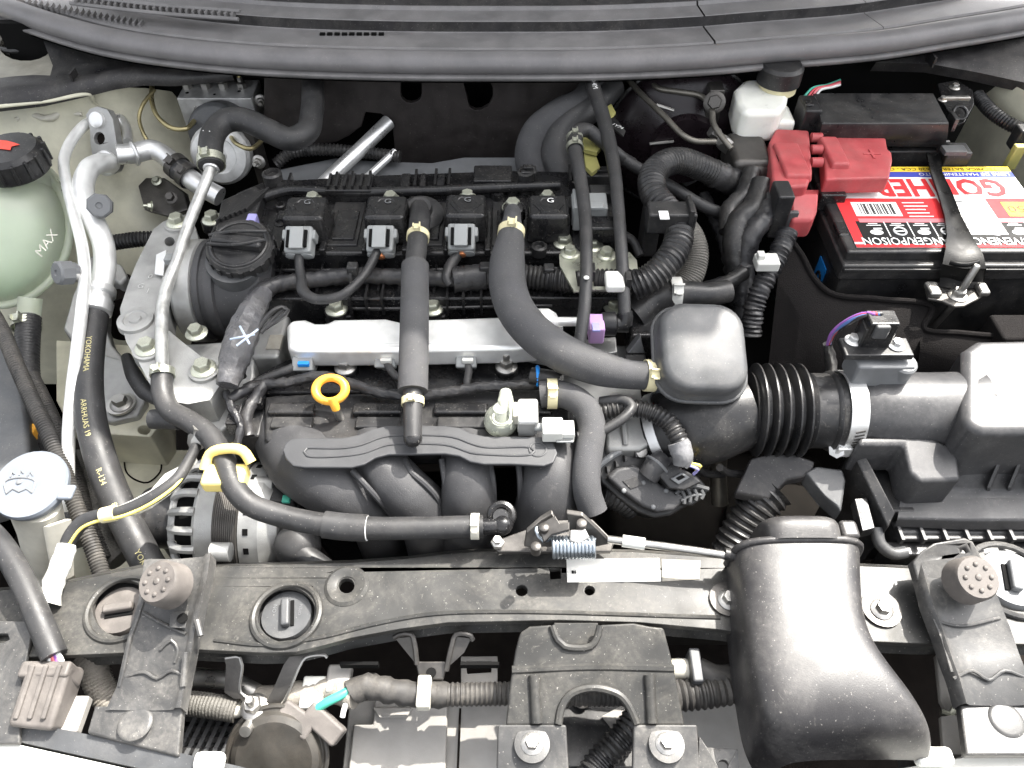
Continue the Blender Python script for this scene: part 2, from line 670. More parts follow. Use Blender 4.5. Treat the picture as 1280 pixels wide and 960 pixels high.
for k in range(9):
    p = P(403 + k * 9.2, 42.5, 151.5)
    inst('slot', lambda: G().box(Vector((0, 0, 0)), 6.5, 5, 2.4), 'drain_slot', M['black_deep'], cowl, p)

seal = thing('hood_seal', 'thick grey rubber weatherstrip curving across below the cowl panel', 'weatherstrip', Vector((0, 400, 120)))
ob('bulb', G().loft(arc_rows(EDGE, [(4, 2), (0, 5), (-3, 10), (-2.5, 16), (0, 21), (6, 25), (14, 27), (20, 25.5), (25.5, 21), (27.5, 14), (27, 6)])), M['seal'], seal, sharp=70)
ob('lip', G().loft(arc_rows(EDGE, [(10, -8), (1, -6), (-5, -1), (-5, 1.5), (1, 3), (8, 3)])), M['cowl'], seal, sharp=70)

# firewall behind the engine
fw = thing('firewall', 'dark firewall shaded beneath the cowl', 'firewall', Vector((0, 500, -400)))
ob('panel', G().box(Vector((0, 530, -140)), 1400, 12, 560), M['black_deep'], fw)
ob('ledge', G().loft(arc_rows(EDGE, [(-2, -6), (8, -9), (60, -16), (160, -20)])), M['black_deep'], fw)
YI = 448
def slot(u0, u1, v0, v1):
    c, r = (u0 + u1) / 2, (u1 - u0) / 2
    return [(u0, v0), (u1, v0)] + [(c + r * math.cos(R(a)), v1 - r * .8 + r * .8 * math.sin(R(a))) for a in (0, 30, 60, 90, 120, 150, 180)]
mat_holes = [[PY(u, v, YI) for u, v in slot(501, 527, 102, 129)], [PY(u, v, YI) for u, v in [(579, 102), (612, 101), (616, 110), (616, 122), (611, 132), (602, 137), (594, 138), (587, 134), (585, 126)]]]
ins = ob('insulation_mat', G().prism([PY(u, v, YI) for u, v in [(330, 84), (735, 84), (735, 205), (560, 203), (535, 214), (497, 220), (490, 155), (476, 142), (457, 140), (452, 158), (436, 170), (420, 178), (385, 182), (330, 180)]], (0, 8, 0), mat_holes), M['insulator'], None, 3)
tag(ins, 'dark moulded insulation mat with two slots on the firewall', 'insulation')
hs = thing('heat_shield', 'dull grey sheet heat shield behind the black valve cover', 'heat shield', P(500, 215, -60))
gsh = G().loft([PS((340, 214, 0), (420, 198, 8), (470, 202, 5), (540, 204, 5), (580, 197, 14), (665, 197, 14)), PS((330, 250, 0), (420, 250, 0), (470, 250, 0), (540, 250, 0), (580, 250, 0), (665, 250, 0)), PS((330, 262, -60), (420, 262, -60), (470, 262, -60), (540, 262, -60), (580, 262, -60), (665, 262, -60))])
ob('sheet', gsh, M['mid_grey'], hs)
pp = thing('metal_pipe', 'bright bare metal pipe slanting up behind the valve cover', 'pipe', P(440, 215, 0))
ob('tube', G().tube(PS((395, 240, 5), (420, 215, 15), (450, 187, 28), (486, 152, 45)), 10), M['alu'], pp)
pp = thing('metal_pipe', 'thin bare metal pipe right of the thicker slanting pipe', 'pipe', P(480, 215, 0))
ob('tube', G().tube(PS((440, 238, 0), (465, 216, 12), (494, 189, 25)), 5), M['alu'], pp)
cw = thing('corrugated_hose', 'dark corrugated conduit low on the firewall left of the slanting pipes', 'conduit', P(400, 190, 0))
ob('sleeve', G().tube(PS((345, 205, 10), (362, 192, 20), (400, 187, 24), (450, 190, 22), (500, 196, 20)), 8.5, 12, cor=(5, 1.5)), M['loom'], cw)

# left gutter and strut tower
lg = thing('rain_gutter', 'black plastic gutter trim at the left fender below the weatherstrip', 'gutter trim', P(100, 110, 90))
up_ = PS((-80, 118, 108), (0, 108, 108), (25, 106, 108), (67, 104, 107), (105, 96, 107), (155, 85, 108), (217, 80, 108), (300, 84, 106))
dn_ = PS((-80, 140, 96), (0, 131, 96), (50, 125, 96), (100, 114, 96), (140, 104, 97), (175, 99, 98), (215, 100, 98), (290, 93, 100))
bk_ = [q + Vector((0, 34, -4)) for q in up_]
bk2 = [q + Vector((0, 120, 4)) for q in up_]
ob('lip', G().loft([[q + Vector((0, 2, -10)) for q in dn_], dn_, [a * .5 + b * .5 + Z * 3 for a, b in zip(up_, dn_)], up_, bk_]), M['cowl_dark'], lg, sharp=60)
ob('tray', G().loft([PS((60, 104, 106), (105, 96, 106), (155, 86, 106), (217, 81, 106), (300, 84, 104)), PS((66, 82, 104), (110, 78, 106), (160, 74, 108), (217, 70, 108), (300, 70, 108)), PS((50, 40, 126), (110, 40, 126), (160, 50, 122), (217, 60, 118), (300, 60, 118))]), M['black'], lg, sharp=60)
ob('web', G().box(P(92, 94, 110), 2.5, 18, 12), M['cowl_dark'], lg)
mat('tower', (.26, .25, .21), .5, dust=.5, dcol=(.16, .14, .11))
st = thing('strut_tower', 'pale strut tower top with round mount and nut at upper left', 'strut tower', P(30, 70, 60))
hole = [P(32 + 33 * math.cos(R(a)), 57 + 19 * math.sin(R(a)), 104) for a in range(0, 360, 20)]
ob('top_plate', G().prism(PS((-140, 112, 104), (-140, 20, 104), (50, 20, 104), (66, 60, 104), (72, 106, 104)), (0, 0, -6), [hole]), M['tower'], st, 1)
c = P(32, 57, 92)
ob('mount', G().lathe(c, Z, [(34, -6), (34, 2), (26, 6), (22, 2), (14, 4), (14, 10)], 28), M['steel_dark'], st)
ob('rubber_ring', G().ring(c + Z * 10, Z, 36, 4), M['rubber'], st)
bolt(st, c + Z * 8, 11, M['steel'], nut=True, name='nut')
ap = thing('inner_fender', 'dusty beige painted inner fender panel on the left side', 'body panel', P(120, 250, -300))
ob('panel', G().loft([PS((-160, 118, 92), (0, 118, 92), (70, 116, 92), (130, 110, 90), (180, 108, 70), (243, 118, 20)),
                      PS((-160, 150, 60), (0, 150, 60), (60, 146, 56), (120, 142, 54), (180, 140, 40), (243, 150, 0)),
                      PS((-160, 220, 10), (0, 220, 10), (60, 216, 6), (120, 212, 0), (180, 212, -10), (243, 205, -30)),
                      PS((-160, 290, -40), (0, 290, -40), (60, 290, -50), (120, 288, -60), (180, 288, -60), (243, 280, -80)),
                      PS((-160, 420, -140), (0, 420, -140), (60, 420, -150), (120, 410, -160), (180, 400, -160), (243, 380, -170)),
                      PS((-160, 480, -300), (0, 480, -300), (60, 480, -300), (120, 480, -300), (180, 470, -300), (243, 460, -300))]), M['body'], ap, sub=1, sharp=60)
ob('sealant_seam', G().tube(PS((20, 150, 60), (35, 143, 62), (60, 148, 60), (80, 141, 60), (103, 143, 58)), [3, 5, 4, 5, 3], wob=1.2), M['tank_beige'], ap)
ob('edge_flange', G().tube(PS((0, 133, 94), (60, 126, 92), (112, 118, 88), (118, 128, 70), (128, 135, 60)), 2.5, 8), M['body'], ap)
sk = ob('skirt_wall', G().loft([PS((-160, 480, -299), (0, 480, -299)), PS((-160, 960, -299), (0, 960, -299))]), M['grime'], ap)

rl = thing('chassis_rail', 'beige painted chassis rail with bolt and holes below the engine mount', 'chassis rail', P(160, 560, -300))
top = [(70, 425), (172, 432), (185, 470), (200, 500), (200, 530), (188, 546), (90, 540), (70, 500)]
hole = [P(180 + 8 * math.cos(R(a)), 537 + 6 * math.sin(R(a)), -112) for a in range(0, 360, 30)]
ob('upper_box', G().prism(PS(*[(u, v, -112) for u, v in top]), (0, 0, -60), [hole]), M['body'], rl, 5, 3)
ob('lower_box', G().prism(PS((60, 560, -170), (240, 560, -170), (250, 640, -170), (250, 760, -170), (60, 760, -170)), (0, 0, -90)), M['body'], rl, 6, 3)
ob('seam_line', G().tube(PS((155, 573, -169), (158, 590, -169), (170, 600, -169), (185, 603, -169), (200, 590, -169), (202, 575, -169)), 1.0, 6), M['grime'], rl)
bl = thing('mount_bracket', 'light grey bracket bolted onto the beige chassis rail', 'bracket', P(150, 500, -112))
ob('plate', G().prism(PS((92, 430, -86), (160, 452, -86), (176, 470, -92), (182, 500, -100), (172, 520, -104), (140, 527, -104), (108, 520, -104), (90, 480, -96)), (0, 0, -16)), M['alu_cast'], bl, 3)
ob('washer', G().lathe(P(152, 506, -100), Z, [(17, 0), (17, 3), (8, 4)], 24), M['steel'], bl)
bolt(bl, P(152, 505, -97), 13, M['steel'])

# right-hand fender side
rw = thing('inner_fender', 'shaded olive grey inner fender panel behind the battery at upper right', 'body panel', P(1290, 200, -300))
ob('panel', G().loft([[Vector((660, 500, 110)), Vector((690, 300, 100)), Vector((700, 100, 90)), Vector((700, -300, 40))],
                      [Vector((655, 490, 0)), Vector((688, 300, 0)), Vector((695, 100, 0)), Vector((695, -300, 0))],
                      [Vector((650, 490, -400)), Vector((680, 300, -400)), Vector((690, 100, -400)), Vector((690, -300, -400))]]), M['body'], rw, sub=1)
rg = thing('rain_gutter', 'black plastic gutter trim at the right fender above the fuse box', 'gutter trim', P(1190, 85, 90))
a_ = PS((1085, 70, 112), (1163, 67, 112), (1220, 74, 112), (1280, 86, 112), (1360, 104, 112))
b_ = PS((1095, 78, 104), (1163, 80, 104), (1220, 90, 104), (1280, 103, 104), (1360, 122, 104))
ob('lip', G().loft([[q + Vector((0, 8, -16)) for q in b_], b_, a_, [q + Vector((0, 60, 0)) for q in a_], [q + Vector((0, 140, 30)) for q in a_]]), M['cowl_dark'], rg, sharp=30)
ob('web', G().box(P(1163, 72, 114), 2.5, 30, 14), M['cowl_dark'], rg)

# ---- the raised hood above the bay: hinged at the cowl, propped open, it shades the middle of the engine
hd = thing('hood', 'raised white car hood propped open above the engine bay', 'hood', Vector((0, 590, 185)))
HA = R(78)
hy, hz = -math.cos(HA), math.sin(HA)
def hp_(x, s, t):                       # s along the hood from the hinge, t thickness toward the front
    bow = 22 * (1 - (x / 810) ** 2)
    return Vector((x, 590 + hy * s + (bow - t) * hz * 1.0, 185 + hz * s + (bow - t) * math.cos(HA)))
def hood_skin(t, inset=0):
    rws = []
    for i in range(13):
        s_ = 10 + inset + (810 - 2 * inset) * i / 12
        w = 810 - inset - 40 * (i / 12) ** 2 - (60 if i == 12 else 0)  # unseen hood, made wider than a real one to shade the right gutter
        rws.append([hp_(w * (k / 8 - 1), s_ - (30 * abs(k / 8 - 1) ** 2 * (i / 12)), t) for k in range(17)])
    return rws
ob('outer_skin', G().loft(hood_skin(0)), M['body_clean'], hd, sharp=80)
ob('inner_skin', G().loft(hood_skin(24, 12)), M['body_clean'], hd, sharp=80)
for x in (-420, -140, 140, 420):
    ob('stiffener', G().tube([hp_(x, 60, 30), hp_(x * .9, 430, 30), hp_(x * .8, 760, 30)], 22, 12), M['body_clean'], hd)
for s_ in (60, 420, 780):
    ob('cross_stiffener', G().tube([hp_(-600, s_, 28), hp_(0, s_, 28), hp_(600, s_, 28)], 22, 12), M['body_clean'], hd)

# ================================================================== left side
def clamp_geo():                      # spring band clamp round a hose, local z = hose axis, radius 1
    g = G()
    g.lathe(Vector((0, 0, -.35)), Z, [(1.0, 0), (1.1, 0), (1.1, .7), (1.0, .7)], 24, closed=True)
    g.box(Vector((0, 1.22, 0)), .5, .34, .62)
    g.box(Vector((.3, 1.35, 0)), .12, .5, .7)
    g.box(Vector((-.3, 1.35, 0)), .12, .5, .4)
    return g

def clamp(par, p, ax, r, mat=None, up=None, name='clamp'):
    return inst('clamp', clamp_geo, name, mat or M['zinc'], par, p, ax, r, 0.0, up if up is not None else Vector((0, -.6, .8)))

def hose(name, label, cat, pts, r, m, par=None, part='tube', **k):
    pts = PS(*pts)
    t = thing(name, label, cat, pts[-1] - Z * 10) if par is None else par
    o = ob(part, G().tube(pts, r, **k), m, t)
    return t, pts

# ---- coolant reservoir
rs = thing('coolant_reservoir', 'translucent green coolant tank with black cap at the left edge', 'coolant tank', P(10, 330, -60))
ca = Vector((0, -.62, .78)).normalized()
c = P(-4, 288, -4)
k = mpp(c)
ob('tank', G().sphere(c, 90 * k, 86 * k, 62 * k, ca, X, 32, 18), M['green_tank'], rs, sharp=80)
ob('seam_flange', G().lathe(c - ca * 3, ca, [(90 * k, 0), (99 * k, 0), (99 * k, 4), (96 * k, 6), (93 * k, 6), (90 * k, 3)], 40, X, sq=.96), M['green_tank'], rs, sharp=80)
ob('coolant', G().sphere(c - Z * 22 * k, 70 * k, 66 * k, 42 * k, ca, X, 24, 12), mat('coolant', (.42, .60, .42), .3, var=.2, scale=20), rs)
ob('filler_neck', G().lathe(P(12, 206, 60), Z, [(46, -40), (40, -14), (34, 0), (34, 20)], 24), M['green_tank'], rs)
cp = P(10, 190, 90)
caprof = [(39, -24), (40, -18), (39, 0), (34, 6), (0.0, 7)]
cap = ob('cap', G().lathe(cp, Z, caprof, 28), M['black'], rs, sharp=30)
for q in range(16):
    a = R(q * 22.5 + 6)
    ob('grip_rib', G().box(cp + Vector((math.cos(a) * 39.5, math.sin(a) * 39.5, -10)), 4, 5, 24, Z, Vector((math.cos(a), math.sin(a), 0))), M['black'], cap, 1)
ob('warning_mark', G().prism([cp + Vector((x, y, 7.4)) for x, y in ((-22, 4), (-14, 14), (-2, 12), (8, 8), (16, 4), (8, 0), (10, -8), (-4, -5), (-16, -8))], (0, 0, .4)), M['red_mark'], cap)
ob('outlet', G().tube(PS((38, 372, -30), (36, 395, -45), (35, 410, -50)), 13), M['green_tank'], rs)
pm = plane(P(60, 310, 55), ca)
text('MAX', pm(60, 305), Vector((.55, .65, .5)), Vector((-.7, .45, .4)), 15, M['tank_beige'], rs, lift=3)

# ---- hose below the reservoir and looms at the left
h, pts = hose('coolant_hose', 'ribbed black coolant hose clamped under the green tank', 'hose', [(36, 398, -42), (34, 430, -52), (34, 470, -66), (44, 520, -84), (66, 570, -104), (84, 620, -124), (96, 680, -140)], 14, M['rubber'], cor=(4, .6))
clamp(h, P(33, 406, -46), (P(34, 430, -52) - P(36, 398, -42)), 15)
h, pts = hose('wiring_loom', 'black ribbed loom running diagonally down the far left', 'wiring loom', [(-30, 360, -10), (0, 408, -14), (20, 455, -22), (40, 500, -32), (62, 545, -42), (80, 590, -55), (98, 640, -70), (118, 690, -86), (134, 740, -100)], 8.5, M['loom_dusty'], cor=(3.2, 1.0))
h, pts = hose('wiring_loom', 'grey ribbed loom just right of the diagonal left loom', 'wiring loom', [(40, 470, -50), (62, 515, -60), (82, 560, -72), (96, 600, -84), (112, 650, -95), (130, 700, -104)], 8, M['loom_dusty'], cor=(3.2, 1.0))
h, pts = hose('braided_loom', 'black braided loom curving behind the lettered hose', 'wiring loom', [(96, 575, -110), (112, 590, -100), (122, 620, -100), (124, 650, -104), (130, 680, -110), (150, 700, -116)], 13, M['braid'], cor=(3, .5))

# ---- air-conditioning lines
ac = thing('refrigerant_line', 'thick bare aluminium refrigerant pipe with black hose lettered in yellow', 'pipe', P(190, 700, -90))
ob('pipe', G().tube(PS((138, 204, 30), (126, 204, 48), (113, 210, 54), (105, 226, 52), (106, 248, 46), (117, 275, 36), (129, 305, 24), (131, 335, 12), (125, 365, 2)), 12.5), M['alu_bright'], ac)
d1 = (P(117, 400, -8) - P(126, 358, 4)).normalized()
ob('crimp_ferrule', G().lathe(P(125.5, 359, 4), d1, [(12, 0), (17.5, 2), (18, 10), (15, 13), (15, 18), (18, 20), (17.5, 34), (15, 36)], 24), M['alu'], ac)
hp = PS((118, 393, -7), (113, 430, -16), (110, 475, -26), (113, 520, -36), (122, 560, -45), (135, 600, -54), (152, 640, -64), (172, 680, -76), (196, 725, -92))
ob('hose', G().tube(hp, 15.5, 20), M['rubber'], ac)
sd_ = Vector((.05, -.75, .66))
hose_text('YOKOHAMA', hp, 15.5, 62, 8, M['hose_print'], ac, sd_ + X * .35)
hose_text('ARRHUAS 19', hp, 15.5, 142, 8, M['hose_print'], ac, sd_ + X * .2)
hose_text('R-134', hp, 15.5, 214, 8, M['hose_print'], ac, sd_ + X * .25)
hose_text('YOKOHAMA', hp, 15.5, 322, 8, M['hose_print'], ac, sd_ + X * .35)
hose_text('88', hp, 15.5, 250, 8, M['hose_print'], ac, sd_ + X * .35)
pl = plane(P(128, 175, 50), (-.15, -.8, .58))
out = [(107, 144), (112, 136), (122, 133), (134, 137), (141, 149), (145, 175), (149, 203), (145, 213), (134, 218), (123, 214), (117, 203), (113, 180), (112, 160), (110, 152)]
bk = Vector((.15, .8, -.58)) * 13
fb = ob('flange_block', G().prism([pl(u, v) for u, v in out], bk, [[pl(124 + 7 * math.cos(R(a)), 173 + 8 * math.sin(R(a))) for a in range(0, 360, 30)]]), M['alu_cast'], ac, 2)
ob('hole_backing', G().lathe(pl(124, 173) + bk * .6, -bk, [(9, 0), (9, 1)], 16), M['grime'], fb)
ob('collar', G().lathe(pl(133, 204), -bk, [(17, 0), (16, 4), (12, 6)], 20), M['alu'], fb)
ob('collar', G().lathe(pl(122, 150), -bk, [(11, 0), (10, 4), (7, 5)], 20), M['alu'], fb)
def valve_cap(par, p, ax, r, m):
    return inst('valve_cap', lambda: G().lathe(Vector((0, 0, 0)), Z, [(.55, -1.6), (.55, -.9), (.8, -.9), (.8, -.5)], 16).lathe(Vector((0, 0, 0)), Z, [(1, -.5), (1, .45), (.85, .62), (.28, .62), (.22, .5)], 8), 'service_cap', m, par, p, ax, r)
valve_cap(ac, P(125, 257, 58), Vector((.35, -.75, .55)), 14.5, M['mid_grey'])
tl = thing('refrigerant_line', 'thin bare aluminium pipe running down beside the green tank', 'pipe', P(86, 600, -110))
ob('pipe', G().tube(PS((132, 151, 40), (121, 150, 56), (108, 155, 60), (92, 172, 60), (80, 198, 58), (83, 228, 54), (92, 265, 46), (103, 310, 34), (106, 345, 24), (102, 390, 12), (96, 440, -4), (90, 490, -22), (86, 540, -40), (85, 590, -62), (84, 640, -84)), 6.6, 14), M['alu_bright'], tl)
valve_cap(tl, P(80, 341, 34), Vector((-.55, -.65, .5)), 14, M['mid_grey'])
ob('valve_stem', G().cyl(P(104, 348, 22), P(88, 342, 32) - P(104, 348, 22), 6.5, 16), M['steel'], tl)
bp = thing('refrigerant_line', 'aluminium pipe bending back from the flange block toward the firewall', 'pipe', P(240, 230, -20))
ob('pipe', G().tube(PS((140, 150, 52), (150, 148, 48), (157, 158, 44), (160, 178, 42)), 6.5), M['alu'], bp)
ob('manifold_pipe', G().tube(PS((146, 193, 46), (165, 192, 42), (190, 187, 38), (207, 195, 33), (222, 210, 26), (250, 232, 14), (275, 246, 4)), 13), M['alu'], bp)
ob('rubber_joint', G().tube(PS((218, 206, 28), (226, 213, 25), (236, 221, 20)), 15.5), M['rubber'], bp)
clamp(bp, P(221, 208, 27), P(236, 221, 20) - P(218, 206, 28), 15.6, M['steel_dark'])
clamp(bp, P(234, 219, 22), P(236, 221, 20) - P(218, 206, 28), 15.6, M['steel_dark'])
ob('collar', G().ring(P(168, 192, 42), P(190, 187, 38) - P(165, 192, 42), 13.5, 2.4), M['alu'], bp)
h, _ = hose('conduit', 'black corrugated conduit crossing behind the aluminium pipes', 'conduit', [(128, 306, -40), (150, 302, -36), (175, 299, -34), (200, 298, -36)], 10.5, M['loom'], cor=(4.4, 1.8))

# ---- brake modulator
ab = thing('brake_modulator', 'aluminium brake modulator block with round motor and fluid lines', 'modulator', P(270, 230, -40))
c = P(268, 122, 62)
bx = G().box(c + Vector((0, 24, -32)), 104, 52, 64)
ob('valve_block', bx, M['alu_block'], ab, 1.5)
for i, u in enumerate((234, 257, 279, 302)):
    q = P(u, 108, 64)
    ft = ob('fitting', G().lathe(q, Z, [(7, -4), (7, 6), (4, 8), (4, 14)], 6), M['steel'], ab)
    ob('fluid_line', G().tube([q + Z * 12, q + Vector((2, 6, 26)), q + Vector((8 + 3 * i, 26, 34)), q + Vector((16, 60, 30))], 3, 8), M['steel_gold'], ft)
for u, v, r in ((234, 116, 2.6), (299, 114, 2.6), (268, 118, 2.0)):
    ob('port', G().cyl(P(u, v, 62.2), Z, r, .3, 12), M['black_deep'], ab)
fx = Vector((0, -.93, .36))
ob('motor_housing', G().lathe(P(272, 168, 30) - fx * 30, fx, [(42, 0), (42, 26), (38, 32), (36, 33)], 30), M['grey_plastic'], ab, sharp=30)
ob('motor_cap', G().lathe(P(276, 193, 26) - fx * 12, fx, [(40, 0), (40, 14), (36, 20), (24, 21), (22, 18), (10, 18), (8, 21), (0, 21)], 30), M['alu_block'], ab, sharp=30)
for u in (249, 290):
    q = P(u, 139, 44)
    ft = ob('fitting', G().lathe(q + Y * 4, -Y, [(8, 0), (8, 8), (5, 12), (5, 16)], 6), M['steel'], ab)
    if u == 249:
        ob('fluid_line', G().tube([q - Y * 8, P(242, 152, 48), P(232, 161, 50), P(215, 160, 52), P(198, 147, 58), P(190, 128, 66), P(190, 100, 80)], 3.2, 10), M['steel_gold'], ft)
ob('fluid_line', G().tube(PS((193, 112, 75), (178, 132, 66), (174, 150, 56), (184, 176, 40), (196, 190, 20)), 2.6, 10), M['steel_gold'], ab)
ob('fluid_line', G().tube(PS((288, 170, 50), (296, 180, 52), (312, 186, 50), (325, 178, 46), (340, 150, 40), (338, 110, 40)), 3, 10), M['steel_gold'], ab)
bx2 = ob('bracket', G().box(P(322, 190, 10), 12, 30, 110), M['steel_dark'], ab, 1)
bolt(ab, P(326, 126, 52), 9, M['steel'], Vector((.2, -1, .2)), nut=True)
bolt(ab, P(324, 202, 30), 9, M['steel'], Vector((-.2, -1, .3)), nut=True)
bx3 = ob('side_bracket', G().prism(PS((172, 232, -10), (182, 222, -8), (205, 222, -8), (230, 240, -12), (235, 262, -20), (210, 270, -26), (180, 262, -22)), (0, 10, -12)), M['steel_dark'], ab, 2)
bolt(ab, P(196, 226, -4), 7, M['zinc'], Vector((0, -.5, .9)))
bolt(ab, P(190, 258, -14), 7, M['zinc'], Vector((-.8, -.4, .4)), nut=True)
bolt(ab, P(214, 247, -6), 9, M['steel_dark'], Vector((0, -.6, .8)))

# ---- heater hose and coolant pipe
hh = thing('heater_hose', 'black rubber heater hose looping over the brake modulator', 'hose', P(392, 200, 40))
hp2 = PS((264, 208, 90), (263, 188, 98), (268, 165, 104), (283, 151, 108), (305, 150, 108), (335, 163, 100), (362, 174, 92), (383, 165, 92), (390, 140, 96), (391, 110, 100), (391, 84, 110))
ob('tube', G().tube(hp2, 14.5, 18), M['rubber'], hh)
hose_text('/', hp2, 14.5, 40, 14, M['white_print'], hh, Vector((0, -.7, .7)))
clamp(hh, P(264, 202, 92), hp2[1] - hp2[0], 15, M['zinc'])
cpipe = thing('coolant_pipe', 'galvanised coolant pipe running down the aluminium engine mount', 'pipe', P(203, 470, 20))
cpp = PS((265, 200, 93), (262, 215, 88), (252, 240, 78), (240, 270, 68), (231, 295, 60), (222, 325, 52), (211, 352, 45), (204, 380, 40), (202, 420, 34), (203, 470, 26))
ob('tube', G().tube(cpp, 6.4, 16), M['galvanised'], cpipe)
ob('bead', G().ring(P(264, 211, 89), cpp[1] - cpp[0], 7.5, 2), M['alu'], cpipe)
ob('tab', G().prism(PS((195, 318, 34), (208, 312, 36), (204, 344, 32), (193, 342, 30)), (0, 0, -2)), M['alu'], cpipe, .6)
ob('clip_block', G().box(P(212, 324, 38), 9, 12, 8), M['grey_connector'], cpipe, 1)
lh = thing('coolant_hose', 'matte black coolant hose winding from the pipe to the front connector', 'hose', P(600, 670, -40))
lp = PS((203, 462, 28), (203, 490, 20), (212, 512, 15), (236, 526, 14), (262, 545, 14), (280, 575, 12), (292, 608, 8), (312, 630, 2), (345, 643, -6), (400, 655, -12), (460, 660, -14), (530, 660, -14), (604, 658, -14))
ob('tube', G().tube(lp, 10.5, 18), M['rubber'], lh)
ob('sleeve', G().tube(PS((405, 655.5, -12), (430, 658.5, -13.4), (459, 660, -14)), 12.5, 18), M['rubber'], lh)
clamp(lh, P(203, 466, 27), lp[1] - lp[0], 11, M['zinc'])
clamp(lh, P(594, 658, -14), X, 11, M['tank_beige'])
ob('branch_stub', G().tube(PS((225, 525, 4), (208, 524, 2), (190, 524, 0)), 10), M['rubber'], lh)
ob('end_seam', G().ring(P(459, 660, -14), X, 11.2, .6), M['white_print'], lh)
yc = thing('hose_clip', 'pale yellow plastic clip holding the coolant hose above the alternator', 'clip', P(282, 600, -20))
c = P(284, 592, 12)
ob('body', G().box(c + Vector((-2, -2, -4)), 40, 24, 16), M['yellow'], yc, 4, 3)
ob('hook', G().tube([c + Vector((-22, 4, 0)), c + Vector((-18, 16, 8)), c + Vector((-4, 18, 14)), c + Vector((14, 16, 14)), c + Vector((22, 8, 6))], 5, 10), M['yellow'], yc)

# ---- engine mount casting
em = thing('engine_mount', 'cast aluminium engine mount bracket with bosses at left of engine', 'engine mount', P(210, 430, -60))
t2 = lambda pts: [P(u, v, 22 + (400 - v) * .05) for u, v in pts]
hole = t2([(212 + 6.5 * math.cos(R(a)), 302 + 6 * math.sin(R(a))) for a in range(0, 360, 30)])
ob('casting', G().prism(t2([(192, 286), (204, 277), (218, 272), (232, 273), (243, 280), (248, 298), (240, 312), (228, 325), (215, 350), (207, 385), (205, 408), (225, 425), (252, 446), (268, 458), (276, 480), (262, 500), (235, 505), (205, 500), (186, 478), (172, 450), (158, 428), (152, 405), (150, 386), (156, 368), (162, 350), (170, 330)]), (0, 0, -34), [hole]), M['alu_cast'], em, 3, 3)
ob('web', G().prism(t2([(228, 300), (238, 300), (212, 352), (203, 380), (200, 430), (194, 430), (196, 380), (204, 350)]), (0, 0, 5)), M['alu_cast'], em, 2)
ob('boss', G().lathe(t2([(170, 401)])[0], Z, [(20, -4), (19, 3), (13, 3.5), (12, 2), (7, 2), (6, 4), (0, 4)], 28), M['alu_cast'], em, sharp=30)
for u, v in ((223, 281), (186, 438), (256, 464)):
    q = t2([(u, v)])[0]
    ob('boss', G().lathe(q, Z, [(17, -10), (16, 3), (10, 4)], 24), M['alu_cast'], em)
    bolt(em, q + Z * 3, 13, M['zinc'])
for s_, u, v in (('0', 188, 346), ('G', 176, 358), ('1', 185, 364)):
    text(s_, t2([(u, v)])[0], X, Y, 11, M['alu'], em, lift=.6)
le = thing('cast_bracket', 'pale cast arm between the refrigerant hose and the engine mount', 'bracket', P(150, 430, -120))
ob('casting', G().prism(PS((112, 318, -40), (135, 322, -44), (152, 330, -50), (160, 346, -60), (150, 356, -64), (142, 350, -60), (132, 360, -64), (130, 400, -80), (140, 430, -90), (156, 448, -96), (160, 462, -100), (132, 466, -96), (100, 440, -84), (78, 410, -72), (90, 370, -60)), (0, 0, -26)), M['alu_cast'], le, 4, 3)
gr = thing('rubber_bush', 'grimy rubber bush in the gap beside the engine mount', 'bush', P(150, 360, -120))
ob('rubber', G().lathe(P(150, 380, -110), Z, [(30, -40), (30, 30), (20, 36), (8, 36)], 24), M['grime'], gr)
bk_ = thing('mount_cushion', 'black cushion edge under the front of the engine mount', 'bush', P(175, 470, -60))
ob('rubber', G().tube(PS((158, 446, -44), (168, 470, -44), (182, 490, -44), (205, 504, -44)), [6, 9, 9, 6]), M['rubber'], bk_)
tc_ = thing('timing_cover', 'grey cast timing cover edge beside the oil filler neck', 'engine cover', P(240, 420, -100))
ob('casting', G().lathe(P(241, 364, -6), Vector((1, 0, .02)), [(44, -4), (57, -2), (60, 2), (60, 20), (54, 24)], 48), M['alu_cast'], tc_, sharp=30)
ob('side_casting', G().boxp(322, 385, 356, 446, 0, 60), M['alu_cast'], tc_, 5, 3)
ob('rust_patch', G().boxp(334, 418, 352, 436, 1.4, 4), M['paper_old'], tc_, 1)
ob('lower_casting', G().prism(PS((212, 430, -6), (300, 425, 0), (318, 440, -4), (318, 470, -8), (300, 520, -14), (275, 540, -18), (235, 520, -18), (215, 500, -14)), (0, 0, -60)), M['alu_cast'], tc_, 4, 3)
bolt(tc_, P(246, 417, 14), 12, M['zinc'])

